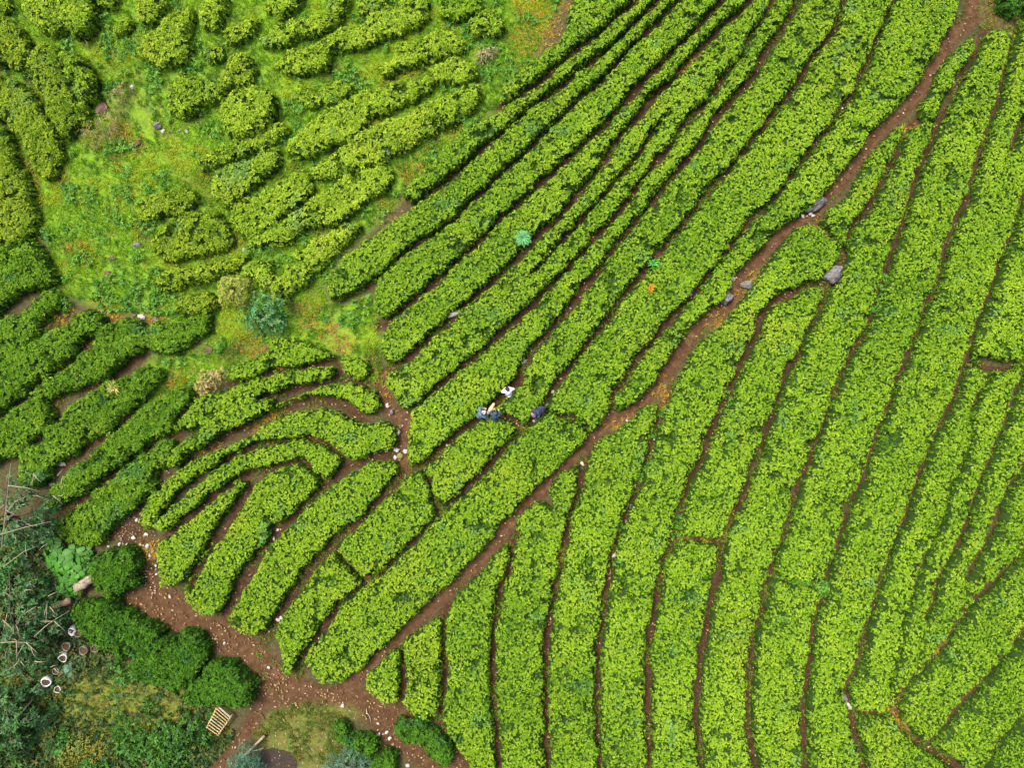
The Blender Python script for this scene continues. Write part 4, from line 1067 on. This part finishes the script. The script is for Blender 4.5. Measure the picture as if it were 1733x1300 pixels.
DEEP = [(0.026, 0.095, 0.020), (0.042, 0.130, 0.026), (0.055, 0.120, 0.045), (0.018, 0.060, 0.015)]
tree([(25, 870, 34, 3.6), (55, 885, 28, 3.0), (10, 905, 30, 3.2), (45, 910, 26, 2.6), (70, 865, 18, 2.2), (12, 815, 18, 3.2), (45, 820, 20, 2.6), (5, 845, 22, 3.0), (75, 905, 16, 2.2)],
     (10, 880), "grey-green tree at the left edge with long bare twigs over the tea rows", GREY, 24,
     [[(2, 930, 3.4), (8, 880, 3.7), (14, 820, 4.0), (18, 785, 4.2)], [(0, 905, 3.6), (45, 892, 3.9), (86, 883, 4.1)], [(14, 822, 4.0), (45, 826, 3.9), (68, 832, 3.8)],
      [(5, 960, 3.0), (40, 934, 3.2), (62, 925, 3.3)], [(10, 870, 3.6), (25, 850, 3.9), (48, 838, 4.1)]])
tree([(35, 1050, 36, 3.0), (15, 1010, 32, 2.8), (70, 1040, 24, 2.3), (45, 1090, 32, 2.6), (10, 1090, 30, 2.8), (80, 1085, 22, 2.0), (45, 1000, 24, 2.3), (15, 1140, 26, 2.2), (55, 1130, 20, 1.8), (15, 960, 22, 2.2), (95, 1050, 16, 1.6)],
     (20, 1070), "dark leafy tree at the left edge with a tangle of pale bare branches", DEEP, 26,
     [[(0, 1088, 3.0), (20, 1087, 3.3), (44, 1088, 3.4), (55, 1090, 3.4)], [(44, 1088, 3.4), (65, 1107, 3.3)], [(40, 1092, 3.4), (28, 1112, 3.4)], [(28, 1088, 3.4), (28, 1118, 3.3)],
      [(58, 1078, 2.8), (75, 1062, 3.0), (90, 1051, 3.1), (118, 1034, 3.1)], [(92, 1052, 3.1), (112, 1070, 2.9)], [(90, 1052, 3.1), (68, 1052, 3.0)],
      [(5, 1050, 3.2), (18, 1062, 3.4), (24, 1074, 3.4)], [(24, 1074, 3.4), (22, 1060, 3.5)], [(35, 1120, 3.1), (45, 1132, 3.0)], [(12, 1040, 3.1), (5, 1070, 3.2)], [(78, 1052, 2.9), (80, 1018, 3.0)]])
tree([(30, 1230, 34, 1.7), (10, 1195, 28, 1.6), (60, 1215, 22, 1.3), (20, 1265, 26, 1.5), (55, 1185, 20, 1.2), (-5, 1240, 24, 1.5)],
     (15, 1225), "low leafy green tree filling the bottom left corner", DEEP, 40, [])
shrub("weedy_shrub", [(130, 1275, 28, 0.8), (160, 1285, 24, 0.7), (180, 1265, 18, 0.5), (110, 1290, 22, 0.7)], "yellow-green weedy shrub near the bottom left edge", "shrub",
      [(0.14, 0.16, 0.015), (0.09, 0.15, 0.015), (0.20, 0.17, 0.02)], 60, 0.13, 0.06)
shrub("weedy_shrub", [(290, 1260, 26, 0.9), (320, 1240, 24, 0.8), (275, 1235, 16, 0.7), (300, 1285, 22, 0.7), (345, 1255, 14, 0.6)], "dark green weedy shrub beside the bamboo bench", "shrub",
      [(0.03, 0.11, 0.012), (0.055, 0.16, 0.015), (0.02, 0.07, 0.01)], 60, 0.16, 0.08)
shrub("weedy_shrub", [(255, 1205, 14, 0.6), (245, 1195, 10, 0.5), (195, 1210, 12, 0.5)], "small dark weed clump in the middle of the mossy ground", "shrub",
      [(0.03, 0.11, 0.012), (0.055, 0.16, 0.015)], 60, 0.15, 0.07)

# ------------------------------------------------------------------ logs and sticks
def log(p0, p1, r, z, mat, label, name="log", cat="log", hollow=False, bend=0.0):
    a_, b_ = at(*p0, z), at(*p1, z); b = (a_ + b_) / 2
    n_ = 7; mid = Vector((0, 0, bend)); pts = []
    for i in range(n_):
        t_ = i / (n_ - 1); pts.append((a_ - b) * (1 - t_) + (b_ - b) * t_ + mid * math.sin(math.pi * t_) + Vector((random.uniform(-1, 1), random.uniform(-1, 1), random.uniform(-1, 1))) * r * 0.18)
    mb = MB().add(tube(pts, [r * random.uniform(0.82, 1.12) for _ in range(n_)], 11))
    o = link(name, mb.mesh(name, True), mat, None, b, label, cat); return o
log((131, 994), (162, 976), 0.26, 0.45, M_WOOD, "pale weathered split log lying between the pumpkin plant and a dark bush")
log((136, 988), (160, 972), 0.12, 0.62, M_WOOD, "thin pale broken plank on top of the weathered log", "plank", "plank")
log((92, 1026), (120, 1017), 0.20, 0.35, noise_material("tan_log", (0.14, 0.085, 0.05), (0.27, 0.19, 0.125), 7.0), "tan brown log lying in undergrowth below the pumpkin plant")
log((414, 1279), (448, 1246), 0.07, 0.25, M_BRANCH, "thick pale stick lying beside the dark hollow near the bottom edge", "stick", "stick", bend=0.1)
log((424, 1272), (447, 1266), 0.035, 0.15, M_BRANCH, "thin curved grey stick beside the thicker pale stick", "stick", "stick", bend=0.1)
mbs = MB(); pts = [at(a_, b_, .05) for a_, b_ in [(620, 1200), (621, 1207), (625, 1212), (627, 1218), (628, 1226)]]
b = pts[2].copy(); link("stick", MB().add(tube([p - b for p in pts], [.02, .025, .022, .02, .015], 6)).mesh("stick"), M_BRANCH, None, b, "short crooked pale stick on brown earth left of the straight rows", "stick")
pts = [at(a_, b_, .04) for a_, b_ in [(428, 1206), (438, 1207), (445, 1212), (449, 1219)]]; b = pts[1].copy()
link("stick", MB().add(tube([p - b for p in pts], [.03, .03, .026, .02], 6)).mesh("stick"), M_WOODD, None, b, "dark bent root across the dirt path right of the bench", "root")
pts = [at(a_, b_, .30) for a_, b_ in [(140, 63), (148, 72), (145, 80)]]; b = pts[1].copy()
link("stick", MB().add(tube([p - b for p in pts], [.03, .025, .015], 6)).mesh("stick"), M_WOOD, None, b, "forked reddish dead stick below the lobed bush cluster", "stick")
pts = [at(a_, b_, .5) for a_, b_ in [(163, 205), (168, 199), (173, 213)]]; b = pts[1].copy()
link("stick", MB().add(tube([p - b for p in pts], [.03, .03, .015], 6)).mesh("stick"), M_WOOD, None, b, "dead forked branch beside the brown earthy mound", "stick")

# dark hollow near the bottom edge: a shallow burnt pit
hp = [at(a_, b_, 0.0) for a_, b_ in parse("440,1272 462,1266 480,1270 496,1276 503,1292 500,1320 440,1330 430,1300")]
b = sum(hp, Vector()) / len(hp)
hv, hf = [tuple(b * 0 + Vector((0, 0, 0.03)))], []
for i, p in enumerate(hp):
    hv.append(tuple(p - b + Vector((0, 0, 0.015)))); hv.append(tuple((p - b) * .6 + Vector((0, 0, 0.03))))
k_ = len(hp)
for i in range(k_):
    j = (i + 1) % k_
    hf += [(1 + 2 * i, 1 + 2 * j, 2 + 2 * j, 2 + 2 * i), (0, 2 + 2 * i, 2 + 2 * j)]
me = bpy.data.meshes.new("charred_earth"); me.from_pydata(hv, [], hf); me.update()
link("charred_earth", me, noise_material("charred_soil", (0.006, 0.005, 0.005), (0.05, 0.035, 0.025), 16.0, 0.95, 0.6), None, b, kind="structure")

# ------------------------------------------------------------------ bamboo bench
SZ = 0.42
b = at(370, 1218); root = empty("bamboo_bench", b, "slatted bamboo bench beside the dirt path, half overgrown with weeds", "bench")
A0, A1 = at(369.5, 1193.5, SZ) - b, at(350.0, 1232, SZ) - b
B0, B1 = at(391.0, 1213.0, SZ) - b, at(369.0, 1245, SZ) - b
for p, q in ((A0, A1), (B0, B1)):
    pts = [p.lerp(q, i / 8) + Vector((0, 0, -0.035 + (0.02 if i % 2 else 0))) for i in range(9)]
    link("rail", MB().add(tube(pts, [0.040 + (0.006 if i % 2 else 0) for i in range(9)], 9)).mesh("rail"), M_BAMBOO, root)
for i in range(9):
    t_ = 0.035 + i * 0.118
    p, q = A0.lerp(A1, t_), B0.lerp(B1, t_)
    d_ = (q - p).normalized() * 0.05
    r_ = 0.055 if i == 0 else 0.026 + 0.006 * random.random()
    if i in (3,): q = p.lerp(q, 0.9)
    z_ = Vector((0, 0, 0.03))
    pts = [(p - d_).lerp(q + d_, k / 6) + z_ for k in range(7)]
    link("slat", MB().add(tube(pts, [r_ * (1.12 if k in (2, 4) else 1) for k in range(7)], 9)).mesh("slat"), M_BAMBOOG if i in (0, 5) else M_BAMBOO, root)
for p in (A0, A1, B0, B1):
    g = Vector((p.x, p.y, 0)); top_ = p + Vector((0, 0, 0.06 if p in (A0, B0) else 0))
    g.z = float(terrain(b.x + p.x, b.y + p.y)) - b.z - 0.05
    link("leg", MB().add(tube([g, g.lerp(top_, .5), top_], [0.045, 0.042, 0.045], 9)).mesh("leg"), M_BAMBOO, root)

# ------------------------------------------------------------------ planters: open pots with torn white rims
def pot(px, py, r, white, thick, label, tall=0.28, lean=0.0):
    b = at(px, py); root = empty("planter", b, label, "planter", "old planters in the undergrowth")
    b.z += 0; n_ = 20; zt = 0.10 + tall
    prof = [(r * 0.86, 0.0), (r * 0.97, zt * 0.6), (r, zt), (r * (1 - thick), zt + 0.01), (r * (1 - thick) * .97, zt - 0.08)]
    V, F = [], []
    for i, (rr, z) in enumerate(prof):
        for k in range(n_):
            a_ = 6.2832 * k / n_; w_ = 1 + 0.05 * math.sin(3 * a_ + px)
            zz = z + (0.03 * math.sin(2 * a_ + py) if i > 1 else 0)
            V.append((rr * w_ * math.cos(a_), rr * w_ * math.sin(a_), zz))
    for i in range(len(prof) - 1):
        for k in range(n_):
            F.append((i * n_ + k, i * n_ + (k + 1) % n_, (i + 1) * n_ + (k + 1) % n_, (i + 1) * n_ + k))
    mb = MB(); mb.v, mb.f = V, F
    link("rim", mb.mesh("rim"), M_POT if white else M_POTG, root)
    sv = [(0, 0, zt - 0.05)] + [(r * (1 - thick) * math.cos(6.2832 * k / n_), r * (1 - thick) * math.sin(6.2832 * k / n_), zt - 0.07) for k in range(n_)]
    mb = MB(); mb.v = sv; mb.f = [(0, 1 + k, 1 + (k + 1) % n_) for k in range(n_)]
    link("soil", mb.mesh("soil"), M_SOIL, root)
    root.rotation_euler = (lean, lean * 0.5, 0)
pot(127.6, 1061, 0.20, True, 0.22, "thick white-rimmed planter at the top of the planter row", 0.35, 0.25)
pot(130, 1071, 0.17, True, 0.5, "crumpled white planter squeezed between two others", 0.30, -0.3)
pot(139.5, 1069, 0.20, False, 0.09, "thin-rimmed planter touching the crumpled white one on its right", 0.30)
pot(118.8, 1091, 0.23, False, 0.08, "planter full of brown soil below the white pair", 0.3)
pot(146.8, 1098, 0.23, False, 0.07, "planter full of green weeds right of the brown soil one", 0.25)
pot(166.6, 1095, 0.21, False, 0.07, "rightmost planter, dim and thin-rimmed, beside the dark tea bush", 0.25)
pot(112.2, 1108.5, 0.23, True, 0.14, "white-rimmed planter in the middle of the planter row", 0.3, 0.2)
pot(101.9, 1132, 0.19, False, 0.08, "planter with rusty brown soil beside the succulent-like plant", 0.3)
pot(83.5, 1148, 0.28, True, 0.2, "largest planter with a broad bright white crescent rim", 0.3, 0.25)
pot(103.4, 1164, 0.19, True, 0.09, "lowest planter, a thin broken whitish ring", 0.22)

# ------------------------------------------------------------------ people
def capsule_cloud(caps, name, voxel):
    """one continuous surface grown over tapered bones: list of (p, q, rp, rq)"""
    bm = bmesh.new()
    for (p, q, rp, rq) in caps:
        p, q = Vector(p), Vector(q); n_ = max(2, int((q - p).length / max(min(rp, rq) * 0.55, 0.004)) + 1)
        for i in range(n_):
            t_ = i / (n_ - 1); m = Matrix.Translation(p.lerp(q, t_)); bmesh.ops.create_icosphere(bm, subdivisions=2, radius=rp + (rq - rp) * t_, matrix=m)
    me = bpy.data.meshes.new(name + "_raw"); bm.to_mesh(me); bm.free()
    tmp = bpy.data.objects.new(name + "_raw", me); COL.objects.link(tmp)
    md = tmp.modifiers.new("r", 'REMESH'); md.mode = 'VOXEL'; md.voxel_size = voxel
    sm_ = tmp.modifiers.new("s", 'SMOOTH'); sm_.iterations = 2; sm_.factor = 0.4
    dg = bpy.context.evaluated_depsgraph_get()
    out = bpy.data.meshes.new_from_object(tmp.evaluated_get(dg)); out.name = name
    bpy.data.objects.remove(tmp); bpy.data.meshes.remove(me)
    out.polygons.foreach_set("use_smooth", [True] * len(out.polygons)); out.materials.clear()
    return out

M_SKIN = noise_material("skin", (0.36, 0.20, 0.13), (0.44, 0.26, 0.17), 20.0, 0.5, 0.0)
M_HAIR = noise_material("black_hair", (0.008, 0.008, 0.012), (0.03, 0.03, 0.04), 30.0, 0.5, 0.1)
def cloth(name, c, v=0.75): return noise_material(name, tuple(k * v for k in c), c, 9.0, 0.85, 0.25)

def person(px, py, heading, bend, arms, shirt, trousers, head_parts, label, scale=1.0, stride=0.12):
    """heading: degrees the person faces (0 = picture right, 90 = picture up); bend: forward lean of the trunk in degrees;
    arms: (elbow, wrist) offsets for left and right in forward/side/up metres from the shoulder"""
    f = math.radians(heading); F = Vector((math.cos(f), math.sin(f), 0)); S = Vector((-math.sin(f), math.cos(f), 0)); U = Vector((0, 0, 1))
    bd = math.radians(bend); T = (U * math.cos(bd) + F * math.sin(bd)); TF = (F * math.cos(bd) - U * math.sin(bd))
    hip = U * 0.86
    chest = hip + T * 0.40; neck = hip + T * 0.54; head = neck + (T * 0.6 + U * 0.4).normalized() * 0.16 + TF * 0.02
    hu = (T * 0.55 + U * 0.45).normalized(); hf = (TF * 0.7 + F * 0.3).normalized()
    body, top, legs = [], [], []
    body += [(hip, chest, 0.12, 0.13), (chest, neck, 0.12, 0.06), (neck, head - hu * 0.02, 0.052, 0.055), (head - hu * 0.05 + hf * 0.02, head + hu * 0.04, 0.075, 0.088)]
    body += [(head + hf * 0.085 - hu * 0.012, head + hf * 0.10 - hu * 0.025, 0.012, 0.016), (head + hf * 0.075 - hu * 0.065 + S * 0.02, head + hf * 0.075 - hu * 0.065 - S * 0.02, 0.010, 0.010)]
    for s in (1, -1):
        body += [(head + S * s * 0.088 + hu * 0.015, head + S * s * 0.092 - hu * 0.02, 0.014, 0.010), (head + hf * 0.076 + S * s * 0.032 + hu * 0.015, head + hf * 0.080 + S * s * 0.032 + hu * 0.015, 0.013, 0.012)]
    top += [(hip - T * 0.10 + S * 0.07, chest + S * 0.09, 0.125, 0.13), (hip - T * 0.10 - S * 0.07, chest - S * 0.09, 0.125, 0.13), (chest + S * 0.12 + T * 0.04, chest - S * 0.12 + T * 0.04, 0.105, 0.105), (chest + T * 0.08, neck, 0.10, 0.068), (hip - T * 0.12, hip + T * 0.2, 0.17, 0.15), (chest - TF * 0.03, hip + T * 0.1, 0.15, 0.16)]
    for s, (el, wr) in zip((1, -1), arms):
        sh = chest + T * 0.07 + S * s * 0.185
        E = sh + F * el[0] + S * s * el[1] + U * el[2]; Wp = E + F * wr[0] + S * s * wr[1] + U * wr[2]
        body += [(sh, E, 0.05, 0.042), (E, Wp, 0.042, 0.027)]
        d = (Wp - E).normalized(); side = d.cross(U); side = side.normalized() if side.length > 1e-3 else S; dn = side.cross(d)
        palm = Wp + d * 0.085
        for k in (-1, 0, 1): body.append((Wp + d * 0.015 + side * k * 0.012, palm + side * k * 0.022, 0.017, 0.015))
        for k, L_ in zip((-1.5, -0.5, 0.5, 1.5), (0.060, 0.074, 0.080, 0.068)):
            r0 = palm + side * k * 0.020; k1 = r0 + (d * 0.85 + dn * 0.45 + side * k * 0.06).normalized() * L_ * 0.55; k2 = k1 + (d * 0.45 + dn * 0.9).normalized() * L_ * 0.45
            body += [(r0, k1, 0.0095, 0.0088), (k1, k2, 0.0088, 0.0075)]
        th0 = Wp + d * 0.03 - side * s * 0.030; th1 = th0 + (d * 0.6 - side * s * 0.7 + dn * 0.3).normalized() * 0.045; th2 = th1 + (d * 0.9 + dn * 0.3).normalized() * 0.032
        body += [(th0, th1, 0.013, 0.010), (th1, th2, 0.010, 0.008)]
        top += [(sh, E, 0.088, 0.078), (E, E.lerp(Wp, 0.85), 0.076, 0.055)]
        foot = F * (s * stride) + S * s * 0.11; knee = (hip + foot) * 0.5 + F * 0.05 + U * 0.03
        hj = hip + S * s * 0.09
        body += [(hj, knee, 0.08, 0.055), (knee, foot + U * 0.08, 0.052, 0.038), (foot + U * 0.045 - F * 0.05, foot + U * 0.035 + F * 0.16, 0.045, 0.032)]
        legs += [(hj + U * 0.04, knee, 0.115, 0.075), (knee, foot + U * 0.10, 0.072, 0.060)]
    legs += [(hip + S * 0.08, hip - S * 0.08, 0.12, 0.12)]
    base = at(px, py)
    off = Vector((head.x, head.y, 0)) * 0.5                     # the picture point is the middle of head and trunk
    k_ = 1 - (head.z * 0.8) / CAM_H
    base = Vector((base.x * k_, base.y * k_, 0)) - off; base.z = float(terrain(base.x, base.y))
    o = link("person", capsule_cloud(body, "person", 0.0075), M_SKIN, None, base, label, "person")
    o.scale = (scale,) * 3
    link("jacket" if shirt.name.startswith("blue") or shirt.name.startswith("navy") else "shirt", capsule_cloud(top, "shirt", 0.016), shirt, o)
    link("trousers", capsule_cloud(legs, "trousers", 0.016), trousers, o)
    for nm, kind, mat in head_parts:
        if kind == 'hair':
            me = capsule_cloud([(head - hf * 0.02 + hu * 0.035, head - hf * 0.03 - hu * 0.02, 0.098, 0.095), (head - hf * 0.06 - hu * 0.06, head - hf * 0.05 - hu * 0.10, 0.06, 0.045)], "hair", 0.010)
            link(nm, me, mat, o)
        elif kind == 'scarf':
            me = capsule_cloud([(head - hf * 0.02 + hu * 0.04, head - hf * 0.03 - hu * 0.04, 0.106, 0.105), (neck - TF * 0.03 + S * 0.05, neck - TF * 0.03 - S * 0.05, 0.085, 0.085)], "scarf", 0.010)
            link(nm, me, mat, o)
        elif kind in ('cap', 'brim'):
            mb = MB(); prof = [(0.0, 0.125), (0.06, 0.115), (0.098, 0.08), (0.108, 0.03), (0.112, 0.015)]
            n_ = 22; br = 0.20 if kind == 'brim' else 0.0
            V = []; Fc = []
            rows_ = prof + ([(0.15, 0.008), (0.195, -0.02), (0.15, 0.0)] if kind == 'brim' else [(0.106, 0.01)])
            for (r_, z_) in rows_:
                for k in range(n_):
                    a_ = 6.2832 * k / n_; rr = max(r_, 0.004)
                    ext_ = 1.0
                    if kind == 'cap' and r_ > 0.111 and math.cos(a_) > 0.55: ext_ = 1 + 0.75 * math.sqrt((math.cos(a_) - 0.55) / 0.45)
                    V.append(head + hf * (rr * ext_ * math.cos(a_)) + S * (rr * math.sin(a_)) + hu * (z_ + 0.015))
            for i in range(len(rows_) - 1):
                for k in range(n_): Fc.append((i * n_ + k, i * n_ + (k + 1) % n_, (i + 1) * n_ + (k + 1) % n_, (i + 1) * n_ + k))
            mb.v, mb.f = [tuple(v) for v in V], Fc
            link(nm, mb.mesh(nm), mat, o)
    return o

PICK = (((0.06, 0.10, -0.22), (0.17, -0.13, -0.04)), ((0.06, 0.10, -0.22), (0.17, -0.13, -0.04)))
person(860, 663, 105, 24, (((0.02, 0.13, -0.24), (0.13, -0.16, -0.05)), ((0.0, 0.14, -0.24), (0.13, -0.17, -0.05))),
       cloth("white_shirt", (0.80, 0.78, 0.80), 0.9), cloth("dark_trousers", (0.04, 0.04, 0.06)),
       [("hair", 'hair', M_HAIR), ("cap", 'cap', cloth("navy_cap", (0.02, 0.02, 0.06)))],
       "person in a white shirt and dark cap bending among the tea rows", 0.98)
person(815, 701, 35, 22, (((0.05, 0.14, -0.22), (0.15, -0.15, -0.04)), ((0.03, 0.15, -0.22), (0.15, -0.15, -0.06))),
       cloth("blue_jacket", (0.085, 0.16, 0.22), 0.6), cloth("grey_trousers", (0.05, 0.06, 0.08)),
       [("headscarf", 'scarf', cloth("plum_scarf", (0.10, 0.06, 0.11))), ("cap", 'cap', cloth("pale_cap", (0.75, 0.66, 0.70)))],
       "person in a slate blue jacket with a plum headscarf and pale cap", 1.06)
person(838, 704, 80, 26, PICK, cloth("navy_blue_jacket", (0.035, 0.075, 0.115), 0.55), cloth("black_trousers", (0.02, 0.02, 0.03)),
       [("hood", 'scarf', cloth("dark_teal_hood", (0.03, 0.07, 0.10)))],
       "person in a dark teal hooded jacket beside the one in slate blue", 1.0)
person(910, 698, 215, 40, (((0.10, 0.08, -0.22), (0.16, -0.02, 0.02)), ((0.02, 0.10, -0.24), (0.12, -0.14, 0.0))),
       cloth("navy_jacket", (0.035, 0.040, 0.085), 0.6), cloth("indigo_trousers", (0.06, 0.05, 0.10)),
       [("hood", 'scarf', cloth("dark_navy_hood", (0.03, 0.035, 0.06))), ("cap", 'cap', cloth("purple_cap", (0.22, 0.10, 0.28)))],
       "person in navy with a purple cap, stooping on the trail right of the others", 1.05, 0.2)

# cream picking sack between the two workers in blue
b = at(830.5, 692, 0.0); a_, c_ = at(834.5, 686, 0.16) - b, at(827.5, 698, 0.16) - b
me = capsule_cloud([(a_, a_.lerp(c_, .5) + Vector((0, 0, .03)), 0.10, 0.14), (a_.lerp(c_, .5), c_, 0.14, 0.11), (a_, a_ + (a_ - c_) * .15, 0.06, 0.09)], "sack", 0.016)
link("sack", me, cloth("cream_sackcloth", (0.58, 0.47, 0.28), 0.7), None, b, "cream cloth sack lying on the trail between the two workers in blue", "sack")
